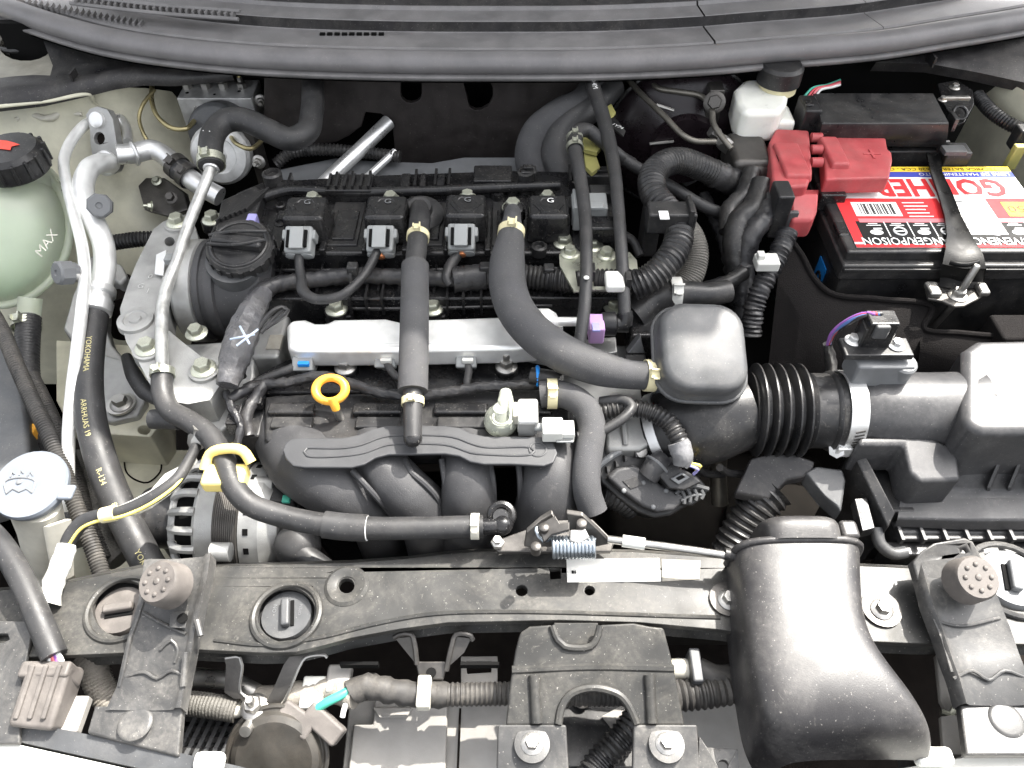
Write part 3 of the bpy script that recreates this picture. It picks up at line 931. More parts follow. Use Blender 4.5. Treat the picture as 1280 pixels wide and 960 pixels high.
# ---- washer reservoir
wr = thing('washer_reservoir', 'beige washer fluid reservoir with flat pale blue grey cap', 'washer tank', P(45, 720, -120))
ob('neck', G().loft([[P(42 + 36 * math.cos(R(a)), 628 + 25 * math.sin(R(a)), -22) for a in range(0, 360, 15)], [P(52 + 32 * math.cos(R(a)), 662 + 24 * math.sin(R(a)), -60) for a in range(0, 360, 15)], [P(60 + 30 * math.cos(R(a)), 700 + 24 * math.sin(R(a)), -110) for a in range(0, 360, 15)], [P(62 + 40 * math.cos(R(a)), 770 + 40 * math.sin(R(a)), -220) for a in range(0, 360, 15)]], True, True), M['tank_beige'], wr)
ob('neck_rib', G().prism(PS((52, 658, -28), (82, 648, -28), (86, 720, -90), (66, 730, -90)), (6, 0, 0)), M['tank_beige'], wr, 1)
cw_ = P(38, 606, -8)
cap = ob('cap', G().lathe(cw_, Vector((0, -.2, .98)), [(28, -8), (34, -6), (35, 0), (33.5, 3), (0, 4)], 40), M['cap_grey'], wr, sharp=30)
ob('pull_tab', G().box(cw_ + Vector((37, -8, -1)), 14, 16, 5), M['cap_grey'], cap, 2.4, 3)
ww = plane(cw_ + Z * 4.2, (0, -.2, .98))
ob('wiper_symbol', G().tube([ww(u, v) for u, v in ((8, 617), (6, 602), (24, 597), (44, 602), (40, 616))], .7, 6).tube([ww(u, v) for u, v in ((8, 617), (16, 611), (24, 615), (33, 611), (40, 616))], .7, 6).sphere(ww(24, 602), 3, 3, 1).tube([ww(u, v) for u, v in ((13, 596), (15, 590), (18, 593))], .6, 6).tube([ww(u, v) for u, v in ((24, 594), (26, 588), (29, 592))], .6, 6).tube([ww(u, v) for u, v in ((34, 596), (38, 590), (41, 595))], .6, 6), M['mid_grey'], cap)
dk = thing('fender_trim', 'dark grey plastic panel behind the washer cap at the left edge', 'trim panel', P(10, 540, -120))
ob('panel', G().prism(PS((-60, 400, -60), (4, 420, -60), (22, 455, -60), (34, 520, -62), (36, 570, -64), (10, 590, -66), (-60, 610, -66)), (0, 0, -80)), M['grey_plastic'], dk, 6, 3)
ob('orange_lamp', G().box(P(38, 545, -80), 12, 26, 14), M['orange'], dk, 2)

# ---- wrapped wire by the alternator
wx = thing('sensor_wire', 'black sensor wire with torn white wrapping hanging above the alternator', 'wire', P(80, 700, -60))
wpts = PS((247, 553, 6), (238, 572, 10), (222, 598, 12), (200, 616, 10), (176, 630, 6), (150, 640, 2), (122, 645, -2), (102, 654, -8), (88, 672, -16), (80, 690, -22), (72, 715, -26), (64, 742, -30))
ob('cable', G().tube(wpts, [5, 5, 5.5, 6, 6, 5.5, 6, 7, 7, 5.5, 5, 5], 14), M['rubber'], wx)
g = G()
for sgn in (-1, 1):
    a_ = PS((243, 566, 8), (228, 580, 8), (205, 592, 6), (188, 612, 4), (165, 624, 2), (142, 634, 0))
    b_ = PS((244, 572, 8), (232, 596, 9), (212, 618, 7), (190, 634, 4), (168, 645, 2), (142, 640, 0))
    g.loft([[p + Z * (-3 if sgn < 0 else -1) for p in a_], [p * .5 + q * .5 - Z * 9 for p, q in zip(a_, b_)], [p + Z * (-1) for p in b_]])
ob('torn_wrap', g, M['white'], wx, sharp=80)
ob('yellow_core', G().tube([q + Vector((2, -6, 1)) for q in wpts[:9]], 1.6, 8), M['wire_yellow'], wx)
ob('tape_band', G().tube(PS((145, 641, 1.5), (136, 643, 0), (128, 644.5, -1)), 7.3, 14, wob=.4), M['yellow_clip'], wx)
ob('white_tape', G().tube(PS((84, 681, -19), (78, 700, -23), (70, 720, -26), (63, 742, -30), (58, 752, -32)), [8, 9, 9, 9, 12], 12, wob=1.2), M['white'], wx)
ob('ring_terminal', G().lathe(P(246, 556, 2), Vector((.3, .3, .9)), [(9, 0), (9, 10), (6, 14), (6, 22)], 6), M['steel'], wx)

# ---- alternator
al = thing('alternator', 'cast aluminium alternator with slotted housing below the intake manifold', 'alternator', P(300, 690, -170))
axa = Vector((1, 0, -.03)).normalized()
c0 = P(262, 650, -95)
ob('rear_housing', G().lathe(c0, axa, [(50, 4), (60, 4), (62, 7), (62, 24), (58, 25), (58, 48), (62, 49), (62, 68), (52, 84), (20, 88)], 40), M['alu_cast'], al, sharp=25)
ob('stator', G().lathe(c0 + axa * 24, axa, [(60, 0), (63.5, 1)] + [(63.5 if i % 2 else 62.6, 2 + i) for i in range(22)] + [(60, 25)], 40), M['steel_dark'], al, sharp=20)
for kk in range(20):
    a = R(kk * 18 + 5)
    d = Vector((0, math.cos(a), math.sin(a)))
    if d.z > -.3:
        inst('slot', lambda: G().box(Vector((0, 0, 0)), 9, 12, 2.4), 'vent_slot', M['black_deep'], al, c0 + d * 61.4 + axa * 58, d, 1.0, 0, X)
ob('fan_drum', G().lathe(c0, axa, [(20, -22), (48, -20), (52, 4)], 32), M['black_deep'], al)
ob('front_ring', G().ring(c0 - axa * 20, axa, 46, 4.5, 36, 8), M['alu_cast'], al)
ob('front_hub', G().lathe(c0 - axa * 24, axa, [(18, -6), (26, 0), (42, 4), (40, 8)], 30), M['alu_cast'], al)
for kk in range(20):
    a = R(kk * 18 + 5)
    d = Vector((0, math.cos(a), math.sin(a)))
    if d.z > -.4:
        ob('housing_fin', G().tube([c0 + d * 60 + axa * 8, c0 + d * 60 - axa * 6, c0 + d * 56 - axa * 14, c0 + d * 46 - axa * 20], [4.6, 4.2, 4.2, 4.4], 8, 5), M['alu_cast'], al)
for u, v in ((262, 622), (330, 606), (275, 690)):
    ob('lug', G().lathe(P(u, v, -44), axa, [(9, -8), (9, 10), (5, 11)], 16), M['alu_cast'], al)
ob('copper_winding', G().lathe(c0 + axa * 66, axa, [(50, 0), (54, 4), (52, 10), (46, 12)], 30), M['copper'], al)
ob('regulator', G().box(P(355, 620, -50), 26, 24, 18), M['black'], al, 2)
ob('regulator_pin', G().box(P(358, 624, -38), 8, 8, 4), M['wire_green'], al, 1)
pu = ob('pulley', G().lathe(c0 - axa * 62, axa, [(10, -2), (32, -2), (33, 0), (33, 6), (30, 8), (30, 30), (33, 32), (33, 40), (20, 44)], 36), M['black'], al, sharp=25)
ob('shaft_nut', G().lathe(c0 - axa * 70, axa, [(12, 0), (12, 10)], 6), M['steel'], pu)
be = thing('drive_belt', 'black ribbed drive belt around the alternator pulley', 'belt', P(215, 690, -200))
ob('band', G().box(c0 - axa * 44 + Vector((0, 12, -120)), 22, 60, 230), M['rubber'], be, 5)
bl2 = thing('breather_ball', 'black rubber ball joint hose end beside the alternator', 'hose', P(375, 700, -120))
ob('ball', G().sphere(P(372, 682, -70), 23, 23, 21, Vector((0, -.3, 1))), M['rubber'], bl2)
ob('tube', G().tube(PS((376, 690, -66), (392, 703, -70), (416, 722, -80)), 12), M['rubber'], bl2)

# ================================================================== engine
vc = thing('valve_cover', 'black ribbed plastic valve cover across the top of the engine', 'valve cover', P(500, 330, -60))
ZA, ZB, ZC = 48, 26, 10
ob('upper_deck', G().prism(PS(*[(u, v, ZA) for u, v in ((296, 240), (330, 226), (470, 218), (640, 212), (742, 214), (768, 240), (772, 300), (760, 316), (330, 316), (300, 330), (270, 322), (262, 290), (278, 258))]), (0, 0, -90)), M['black_gloss'], vc, 4, 3)
ob('shelf', G().prism(PS(*[(u, v, ZB) for u, v in ((322, 318), (770, 318), (776, 372), (330, 374))]), (0, 0, -60)), M['black_gloss'], vc, 3)
ob('flange', G().prism(PS(*[(u, v, ZC) for u, v in ((322, 372), (400, 374), (408, 396), (438, 396), (446, 384), (526, 384), (532, 396), (556, 396), (562, 384), (690, 380), (780, 380), (780, 366), (322, 366))]), (0, 0, -30)), M['black_gloss'], vc, 2)
for u in (337, 352, 377, 402, 437, 452, 477, 502, 545, 590, 602, 660, 700):
    q = P(u, 345, ZB)
    inst('deck_rib', lambda: G().box(Vector((0, 0, 0)), 2.4, 62, 9), 'deck_rib', M['black_gloss'], vc, q + Z * 1)
for u in (440, 460, 480, 560, 580, 602, 625):
    q = P(u, 372, ZB - 4)
    inst('front_rib', lambda: G().box(Vector((0, 0, 0)), 2.6, 30, 24), 'front_rib', M['black_gloss'], vc, q)
ob('edge_bead', G().tube(PS((322, 317, ZA - 3), (450, 317, ZA - 3), (770, 317, ZA - 3)), 3, 8), M['black_gloss'], vc)
ob('edge_bead', G().tube(PS((330, 338, ZB + 3), (450, 338, ZB + 3), (700, 336, ZB + 3)), 2.4, 8), M['black_gloss'], vc)
ob('edge_bead', G().tube(PS((440, 386, ZC + 4), (500, 386, ZC + 4), (690, 382, ZC + 4)), 2.4, 8), M['black_gloss'], vc)
# rear ridge blocks
for u0, u1, v0, v1, z in ((408, 466, 217, 238, 66), (500, 512, 216, 240, 60), (524, 532, 216, 240, 60), (545, 556, 216, 238, 60), (592, 640, 206, 226, 66), (345, 366, 224, 240, 60)):
    bo = ob('ridge_block', G().boxp(u0, v0, u1, v1, z, 26), M['black_gloss'], vc, 2)
for k in range(6):
    inst('ridge_rib', lambda: G().box(Vector((0, 0, 0)), 3, 26, 6), 'ridge_rib', M['black_gloss'], vc, P(412 + k * 10, 227, 68))
ob('rear_rod', G().tube(PS((330, 246, 58), (360, 238, 60), (420, 240, 60), (520, 239, 60), (640, 234, 60), (700, 232, 60)), 6, 10), M['black_gloss'], vc)
ob('port_cap', G().lathe(P(341, 222, 62), Z, [(11, -20), (12, 6), (9, 8), (8, 2), (0, 1)], 20), M['black'], vc)
ob('port_cap', G().lathe(P(657, 222, 66), Z, [(10, -24), (10, 8), (7, 9), (6, 2), (0, 1)], 20), M['black'], vc)
ob('port_cap', G().lathe(P(674, 310, 52), Z, [(9, -8), (9, 3), (6, 4), (5, 0), (0, -1)], 20), M['black'], vc)
ob('end_block', G().prism(PS((276, 250, 62), (318, 232, 62), (330, 238, 62), (322, 262, 62), (300, 292, 62), (268, 290, 62)), (0, 0, -40)), M['black'], vc, 3)
for k in range(7):
    u = 284 + k * 6.0
    inst('end_fin', lambda: G().box(Vector((0, 0, 0)), 2.6, 46, 6), 'end_fin', M['black'], vc, P(u + 2, 264 - k * 2.4, 64), Z, 1.0, R(-22))
ob('lilac_clip', G().box(P(316, 277, 62), 11, 14, 14), M['lilac'], vc, 2)
for k, (u, v) in enumerate(((352, 262), (352, 285), (425, 243), (446, 243), (462, 246), (540, 243), (556, 246), (610, 242), (622, 246), (716, 232), (734, 238), (640, 240))):
    ob('deck_boss', G().lathe(P(u, v, ZA), Z, [(7 + k % 3, -2), (6 + k % 3, 7 + k % 4), (4, 8 + k % 4), (3, 3)], 14), M['black_gloss'], vc)
for u in (362, 420, 440, 462, 520, 545, 562, 604, 622, 660, 712, 730):
    inst('rear_rib', lambda: G().box(Vector((0, 0, 0)), 3, 34, 14), 'rear_rib', M['black_gloss'], vc, P(u, 232 - (u - 360) * .03, ZA + 6))
for u0, u1 in ((340, 358), (404, 412), (456, 462), (505, 514), (556, 562), (606, 614), (714, 728)):
    ob('deck_step', G().boxp(u0, 262, u1, 312, ZA + 7, 10), M['black_gloss'], vc, 2)
# patterned recesses between the coils
for u0, u1 in ((412, 452), (532, 556), (615, 630)):
    ob('deck_pocket', G().boxp(u0, 252, u1, 306, ZA + 2, 4), M['black'], vc, 1.5)
    ob('pocket_lip', G().boxp(u0 + 6, 262, u1 - 6, 298, ZA + 5, 5), M['black_gloss'], vc, 1.5)
for u, v, z in ((421, 387, ZC + 2), (541, 386, ZC + 2), (266, 275, 30), (705, 304, ZA), (740, 308, ZA), (768, 384, ZC), (641, 260, 72)):
    ob('bolt_seat', G().lathe(P(u, v, z), Z, [(15, -12), (14, 1), (10, 1.5)], 20), M['black_gloss'], vc)
    bolt(vc, P(u, v, z + 1), 12.5)
# oil filler
nk = ob('filler_body', G().lathe(P(263, 362, -2), Vector((1, 0, .02)), [(54, 0), (58, 2), (58, 8), (55, 9), (55, 14), (58, 15), (58, 24), (54, 26), (54, 76), (40, 84)], 48), M['manifold'], vc, sharp=25)
ob('filler_neck', G().lathe(P(300, 334, 40), Vector((.02, -.22, .97)), [(38, -30), (34, 0), (33, 16)], 32), M['grey_plastic'], vc)
oc = thing('oil_filler_cap', 'round black oil filler cap with ridged grip at left of engine', 'oil cap', P(300, 325, 50))
ca2 = Vector((.02, -.22, .97)).normalized()
cc = P(300, 308, 66)
ob('disc', G().lathe(cc, ca2, [(33, -16), (36, -12), (36.5, 0), (34, 4), (0, 5)], 40), M['black'], oc, sharp=30)
ob('grip_rim', G().ring(cc + ca2 * 4, ca2, 30, 2.2), M['black'], oc)
ob('grip_bar', G().box(cc + ca2 * 9, 60, 17, 12, ca2, Vector((.14, .98, .2)), .92), M['black'], oc, 4, 3)
ob('grip_edge', G().tube([cc + ca2 * 12 + Vector((-31, -6, -1)), cc + ca2 * 14 + Vector((0, -11, 0)), cc + ca2 * 12 + Vector((31, -2, 1))], 2, 8), M['black'], oc)
ob('grip_edge', G().tube([cc + ca2 * 12 + Vector((-31, 6, 1)), cc + ca2 * 15 + Vector((0, 6, 4)), cc + ca2 * 12 + Vector((31, 10, 3))], 2, 8), M['black'], oc)
for k in range(18):
    a = R(k * 20)
    ax_, ay_, _ = basis(ca2)
    d = ax_ * math.cos(a) + ay_ * math.sin(a)
    inst('cap_notch', lambda: G().box(Vector((0, 0, 0)), 5, 12, 3), 'grip_notch', M['black'], oc, cc + d * 36.2 - ca2 * 6, d, 1.0, 0, ca2)

# ---- ignition coils
def coil(u, v, label, conn=True, mark='G'):
    t = thing('ignition_coil', label, 'ignition coil', P(u, v + 22, 48), 'ignition coils along the valve cover')
    c = P(u, v, 86)
    ob('body', G().box(c + Z * -19, 50, 46, 38, Z, None, .9), M['black_gloss'], t, 5, 3)
    ob('crown', G().lathe(c, Z, [(18, -1), (17, 1.2), (13, 1.6), (12, .8), (0, .8)], 6), M['black_gloss'], t)
    text(mark, c + Vector((2, 6, 1.4)), X, Y, 12, M['white_print'] if not conn else M['mid_grey'], t, lift=.3)
    ob('ear', G().box(c + Vector((0, 32, -24)), 24, 24, 12), M['black'], t, 3)
    bolt(t, c + Vector((0, 36, -18)), 11)
    if conn:
        ax = Vector((0, -.72, -.35)).normalized()
        cc = c + Vector((-4, -34, -24))
        k = ob('connector', G().box(cc, 31, 22, 32, ax, Z, .96), M['grey_connector'], t, 3)
        ob('latch', G().box(cc + Vector((0, -8, 13)), 15, 5, 26, ax, Z), M['grey_connector'], k, 1)
        ob('shoulder', G().box(cc + Vector((0, 5, 4)), 37, 16, 12, ax, Z), M['grey_connector'], k, 2)
        for s_ in (-1, 1):
            ob('latch_slot', G().box(cc + Vector((s_ * 9.5, -8, 12)), 3.4, 3, 20, ax, Z), M['black_deep'], k)
            e = ob('wire_seal', G().lathe(cc + ax * 14 + Vector((s_ * 8, 0, 0)), ax, [(7, -4), (7, 3), (3, 4)], 14), M['grey_connector'], k)
        ob('wire_exit', G().lathe(cc + ax * 14, ax, [(5, 0), (5, 5), (3.5, 6)], 12), M['copper'], k)
    return t
coil(381, 258, 'leftmost black ignition coil with grey connector, beside the oil cap')
coil(482, 257, 'second black ignition coil from the oil cap, left of the vertical foam hose')
coil(582, 255, 'third black ignition coil, between the vertical foam hose and the thick hose')
t = coil(686, 256, 'rightmost ignition coil, facing right behind the thin vertical hoses', False)
k = ob('connector', G().box(P(736, 262, 74), 40, 30, 26), M['grey_connector'], t, 2)
ob('latch', G().box(P(740, 258, 88), 26, 10, 4), M['grey_connector'], k, 1)
ob('collar', G().box(P(720, 262, 74), 8, 36, 32), M['grey_connector'], k, 1)
ob('arm', G().box(P(706, 258, 66), 30, 22, 16), M['black'], t, 3)
cwr = thing('coil_wire', 'black sleeved wire looping between the first two ignition coils', 'wire', P(420, 370, 30))
ob('sleeve', G().tube(PS((374, 306, 62), (374, 330, 52), (377, 350, 48), (379, 364, 47), (395, 374, 47), (425, 370, 50), (452, 348, 54), (468, 322, 60), (474, 306, 64)), [5, 5, 5.5, 6.5, 5.5, 5, 5, 5, 4.5]), M['rubber'], cwr)
cwr = thing('coil_wire', 'short black sleeved wire under the third ignition coil', 'wire', P(560, 350, 30))
ob('sleeve', G().tube(PS((577, 304, 62), (572, 318, 54), (562, 334, 50), (558, 350, 46), (562, 356, 42)), [4.5, 6, 6.5, 5, 4]), M['rubber'], cwr)

# ---- main harness on the valve cover
mh = thing('engine_harness', 'tape wrapped wiring harness along the front of the valve cover', 'wiring harness', P(450, 350, 10))
ob('trunk', G().tube(PS((296, 470, 20), (300, 430, 28), (312, 395, 34), (326, 366, 38), (350, 355, 38), (390, 350, 38), (435, 345, 38), (500, 346, 38), (545, 348, 38), (580, 350, 38)), [9, 11, 11, 10, 9, 9, 9, 9, 9, 8.5], wob=1.3), M['tape'], mh)
ob('bundle_wrap', G().tube(PS((284, 482, 24), (294, 445, 34), (304, 415, 40), (318, 385, 44), (330, 366, 42)), [11, 16, 17, 14, 9], 9, wob=1.0), mat('tape_grey', (.07, .07, .075), .32, dust=.3, bump=.5, bscale=260), mh)
for a, b in (((288, 424), (318, 418)), ((300, 408), (312, 430)), ((296, 432), (322, 412))):
    ob('blue_tie', G().tube([P(a[0], a[1], 59), P((a[0] + b[0]) / 2, (a[1] + b[1]) / 2, 63), P(b[0], b[1], 59)], 1.2, 6), mat('tie_pale', (.5, .58, .7), .4) if 'tie_pale' not in M else M['tie_pale'], mh)
ob('conduit', G().tube(PS((578, 348, 40), (620, 346, 40), (660, 346, 40), (700, 350, 42), (760, 352, 50), (800, 352, 58)), 14, 16, cor=(5, 1.8)), M['loom'], mh)
ob('conduit_wrap', G().tube(PS((566, 350, 40), (590, 347, 40), (606, 346, 40)), 14.5, 14, wob=1.0), M['tape'], mh)
for u, v in ((441, 345), (606, 345), (686, 347)):
    k = ob('clip', G().ring(P(u, v, 39), X, 13, 2.2, 20, 6), M['black'], mh)
    ob('clip_head', G().box(P(u, v - 9, 52), 12, 12, 12), M['black'], k, 2)
ob('wire_loop', G().tube(PS((322, 412, 40), (335, 395, 48), (352, 384, 50), (360, 388, 48), (350, 398, 44), (332, 410, 40)), 2.6, 8), M['rubber'], mh)
ob('wire_loop', G().tube(PS((318, 420, 38), (330, 400, 46), (345, 386, 52), (356, 384, 50), (348, 392, 46), (326, 416, 38)), 2.2, 8), M['rubber'], mh)

# ---- fuel rail
fr_ = thing('fuel_rail', 'bright silver fuel rail cover bar below the ignition coils', 'fuel rail', P(500, 440, -10))
zf = 24
out = [(357, 406), (365, 399), (382, 398), (394, 403), (408, 403), (418, 398), (482, 397), (500, 401), (532, 398), (622, 395), (690, 392), (704, 400), (704, 424), (690, 432), (640, 435), (500, 438), (370, 439), (359, 434)]
ob('cover', G().prism(PS(*[(u, v, zf) for u, v in out]), (0, 0, -26)), M['alu_bright'], fr_, 6, 4)
ob('pressed_rib', G().prism(PS((447, 428, zf + .2), (470, 424, zf + .2), (540, 424, zf + .2), (575, 428, zf + .2), (540, 430, zf + .2), (480, 430, zf + .2)), (0, 0, 1.2)), M['alu_bright'], fr_, .6)
ob('end_fitting', G().lathe(P(676, 402, 34), X, [(10, -12), (14, -6), (14, 8), (9, 16), (5, 18), (5, 50)], 20), M['alu_bright'], fr_)
g_ = ob('quick_clip', G().box(P(745, 411, 36), 16, 24, 22), M['purple'], fr_, 2)
ob('clip_slot', G().box(P(745, 409, 48), 8, 12, 3), M['lilac'], g_, .5)
ob('coupling', G().lathe(P(752, 405, 36), X, [(12, 0), (13, 4), (13, 14), (9, 16), (9, 28)], 20), M['black'], fr_)
ob('flange_plate', G().prism(PS((640, 440, 8), (690, 428, 8), (770, 420, 8), (772, 440, 8), (700, 452, 8)), (0, 0, -12)), M['alu_cast'], fr_, 2)
for u, v, n in ((380, 452, 'a'), (482, 448, 'b'), (583, 448, 'c')):
    lb = {'a': 'leftmost fuel injector under the silver rail near the harness bundle', 'b': 'middle fuel injector under the silver rail left of the foam hose', 'c': 'right fuel injector under the silver rail beside the foam hose'}[n]
    t = thing('fuel_injector', lb, 'fuel injector', P(u, v, -30), 'fuel injectors under the rail')
    q = P(u, v, 6)
    ob('body', G().lathe(q + Vector((0, 8, -16)), Vector((0, -.3, 1)), [(9, -14), (10, 0), (10, 16)], 16), M['alu_cast'], t)
    k = ob('connector', G().box(q + Vector((0, -2, -2)), 22, 16, 16, Vector((0, -.6, .8))), M['grey_connector'], t, 2)
    ob('latch', G().box(q + Vector((2, -8, 5)), 12, 5, 5), M['blue_tag'] if n == 'a' else M['white'], k, 1)
    e = {'a': [(376, 456, 4), (356, 464, 4), (330, 474, 2), (306, 486, 0)], 'b': [(482, 452, 6), (487, 460, 6), (494, 470, 4), (506, 476, 0)], 'c': [(584, 452, 6), (586, 464, 4), (584, 476, 2), (584, 486, -2)]}[n]
    ob('wire', G().tube(PS(*e), 5.2 if n == 'a' else 4.2, 12), M['rubber'], t)

# ---- intake manifold
im = thing('intake_manifold', 'black moulded intake manifold with four curved runners', 'intake manifold', P(520, 640, -160))
ob('flange', G().prism(PS((318, 470, -12), (360, 448, -12), (420, 446, -12), (430, 440, -12), (440, 446, -12), (622, 444, -12), (632, 438, -12), (645, 444, -12), (690, 442, -12), (700, 476, -12), (690, 486, -12), (330, 492, -12)), (0, 0, -40)), M['black_gloss'], im, 3)
ob('deck', G().prism(PS((330, 494, 0), (395, 490, 0), (420, 500, -2), (430, 490, 0), (690, 484, 0), (712, 510, 0), (712, 548, 2), (330, 552, 0)), (0, 0, -44)), M['black'], im, 5, 3)
for u0, u1 in ((334, 393), (440, 502), (542, 610), (640, 690)):
    ob('deck_ridge', G().boxp(u0, 502, u1, 516, 6, 10), M['black_gloss'], im, 3)
    ob('deck_panel', G().boxp(u0 + 4, 520, u1 - 2, 534, 4, 8), M['black'], im, 2)
for u, v in ((432, 459), (633, 458)):
    ob('seat', G().lathe(P(u, v, -6), Z, [(14, -10), (13, 0)], 18), M['black_gloss'], im)
    bolt(im, P(u, v, -6), 12, M['steel'], nut=True, name='stud_nut')
def runner(pts, rs, nm='runner', fl=.9):
    ob(nm, G().tube(PS(*pts), rs, 28, flat=fl), M['manifold'], im, sharp=80)
runner([(350, 515, -46), (362, 545, -34), (384, 578, -26), (424, 608, -30), (462, 640, -56), (484, 690, -130)], [30, 36, 38, 35, 27, 26])
runner([(462, 515, -46), (466, 548, -24), (476, 580, -14), (502, 610, -26), (530, 642, -54), (545, 700, -130)], [26, 27, 25, 26, 29, 28])
runner([(578, 515, -46), (582, 550, -22), (585, 590, -16), (586, 622, -32), (586, 656, -66), (584, 710, -130)], [26, 26, 25, 27, 30, 30])
runner([(682, 515, -46), (686, 550, -24), (688, 590, -18), (686, 622, -34), (680, 656, -68), (672, 710, -130)], [28, 30, 29, 31, 34, 32])
ob('throttle_neck', G().tube(PS((690, 575, -50), (735, 575, -58), (770, 575, -60)), 32, 24), M['manifold'], im)
for pts in ([(506, 574, -2), (514, 590, -4), (530, 604, -12), (546, 622, -26), (554, 646, -50)], [(552, 574, -2), (556, 600, -12), (560, 640, -42)], [(612, 578, -4), (616, 600, -12), (618, 640, -42)], [(648, 580, -4), (650, 600, -12), (650, 640, -42)], [(440, 588, 2), (462, 612, -8), (494, 648, -44)]):
    ob('window_rim', G().tube(PS(*pts), 3.0, 8), M['manifold'], im)
for a, b in (((553, 575), (558, 648)), ((648, 580), (652, 640))):
    ob('web_rib', G().prism([P(a[0], a[1], -20), P(b[0], b[1], -62), P(b[0], b[1] + 2, -100), P(a[0], a[1] + 4, -80)], (4, 0, 0)), M['black'], im, 1)
ob('undersheet', G().prism(PS((345, 600, -110), (720, 580, -110), (730, 700, -130), (420, 700, -130)), (0, 0, -20)), M['black_deep'], im)
st_ = [(353, 562), (357, 553), (366, 548), (380, 547), (428, 547), (448, 543), (465, 536), (482, 532), (520, 531), (556, 532), (574, 534), (590, 541), (606, 545), (640, 545), (680, 546), (692, 553), (697, 566), (692, 578), (680, 582), (640, 580), (605, 580), (588, 577), (574, 570), (556, 567), (486, 568), (470, 572), (456, 580), (440, 584), (380, 584), (366, 582), (357, 573)]
mat('strap', (.042, .043, .046), .5, dust=.06, var=.08)
sp = ob('strap_cover', G().prism(PS(*[(u, v, 16) for u, v in st_]), (0, 0, -3.5)), M['strap'], im, 1.5, 2)
rim = [(384, 560), (430, 560), (452, 556), (470, 549), (486, 545), (556, 545), (572, 548), (590, 555), (606, 559), (664, 560), (668, 564), (664, 568), (606, 568), (588, 566), (572, 560), (556, 556), (486, 556), (472, 560), (456, 566), (430, 570), (384, 570), (380, 565)]
rp = PS(*[(u, v, 16.2) for u, v in rim])
ob('strap_ridge', G().tube(rp + [rp[0]], 1.2, 8, 5), M['strap'], sp)
ob('oval_boss', G().ring(P(672, 562, 16), Z, 8, 1.0), M['strap'], sp)
dp = thing('dipstick', 'orange ring pull dipstick standing in front of the fuel rail', 'dipstick', P(417, 520, -30))
ca3 = Vector((.03, -.35, .93)).normalized()
ob('ring_handle', G().ring(P(413, 487, 30), ca3, 14.5, 4.6, 32, 10, sq=.86), M['orange'], dp)
ob('handle_neck', G().tube(PS((416, 498, 28), (418, 505, 24), (420, 512, 18)), [6, 5, 4], 10), M['orange'], dp)
ob('tube', G().tube(PS((420, 508, 20), (424, 520, 4), (430, 530, -20)), 4, 10), M['steel'], dp)

# loom between rail and manifold
ml = thing('manifold_loom', 'taped loom running across between fuel rail and intake manifold', 'wiring harness', P(500, 490, -5))
ob('trunk', G().tube(PS((285, 500, 8), (320, 482, 8), (360, 478, 8), (400, 470, 10), (440, 480, 10), (480, 492, 8), (520, 494, 8), (560, 490, 8), (600, 484, 10), (640, 482, 12), (690, 478, 12)), 5.5, 10, wob=1.2), M['tape'], ml)
ob('branch', G().tube(PS((330, 480, 8), (318, 500, 4), (308, 520, 0), (312, 545, -10)), 6, 10, wob=1.0), M['tape'], ml)
lb_ = thing('wire_cluster', 'dark cluster of clips and wires left of the intake manifold', 'wiring', P(300, 520, -60))
ob('block', G().boxp(300, 500, 330, 545, -10, 40), M['black'], lb_, 3)
ob('wires', G().tube(PS((282, 490, 10), (290, 512, 8), (300, 530, 4), (296, 560, -6)), 4, 8, wob=.8), M['tape'], lb_)
ob('clip', G().boxp(284, 505, 300, 530, 4, 20), M['black_gloss'], lb_, 2)
ob('clip', G().boxp(308, 488, 328, 504, 6, 12), M['black_gloss'], lb_, 2)

# ---- breather hose with foam sleeve
bh = thing('breather_hose', 'vertical breather hose in grey foam sleeve crossing the silver rail', 'hose', P(516, 550, 0))
bpts = PS((524, 262, 62), (525, 275, 76), (523, 290, 82), (521, 312, 80), (519, 330, 78), (518, 400, 66), (517, 450, 56), (516, 490, 46), (516, 520, 38), (516, 548, 30))
ob('hose', G().tube(bpts, [12, 12, 11, 11, 10.5, 10, 10, 9.5, 9, 8.6], 18), M['rubber'], bh)
ob('foam_sleeve', G().tube(PS((519, 332, 78), (518, 400, 66), (517, 450, 56), (516, 489, 46)), 14.5, 20), M['foam'], bh)
ob('grommet', G().lathe(P(525, 268, 56), Vector((0, -.25, 1)), [(28, -10), (28, 0), (24, 4), (16, 8), (14, 14)], 28), M['rubber'], bh)
clamp(bh, P(522.5, 296, 81), bpts[3] - bpts[2], 11.3, M['yellow_clip'])
clamp(bh, P(516, 502, 42), bpts[8] - bpts[7], 10, M['yellow_clip'])
ob('end_cap', G().sphere(bpts[-1], 9, 9, 8), M['black_gloss'], bh)

# ---- thick intake breather hose
th = thing('thick_hose', 'thick matte black hose curving down from the cover to the intake tube', 'hose', P(800, 480, 10))
tp = PS((641, 262, 72), (640, 275, 84), (638, 300, 82), (634, 330, 76), (635, 358, 70), (645, 388, 64), (672, 420, 56), (712, 446, 48), (752, 461, 42), (785, 468, 38), (820, 470, 34))
ob('hose', G().tube(tp, [9, 10, 15, 19, 19.5, 19.5, 19.5, 19, 17.5, 14.5, 14], 24), M['foam'], th)
clamp(th, P(639, 291, 83), tp[3] - tp[2], 13.5, M['yellow_clip'])
clamp(th, P(812, 469.5, 35), tp[-1] - tp[-2], 14.6, M['yellow_clip'])
ob('elbow', G().lathe(P(642, 270, 66), Z, [(12, -10), (12, 12), (7, 16)], 20), M['black_gloss'], th)

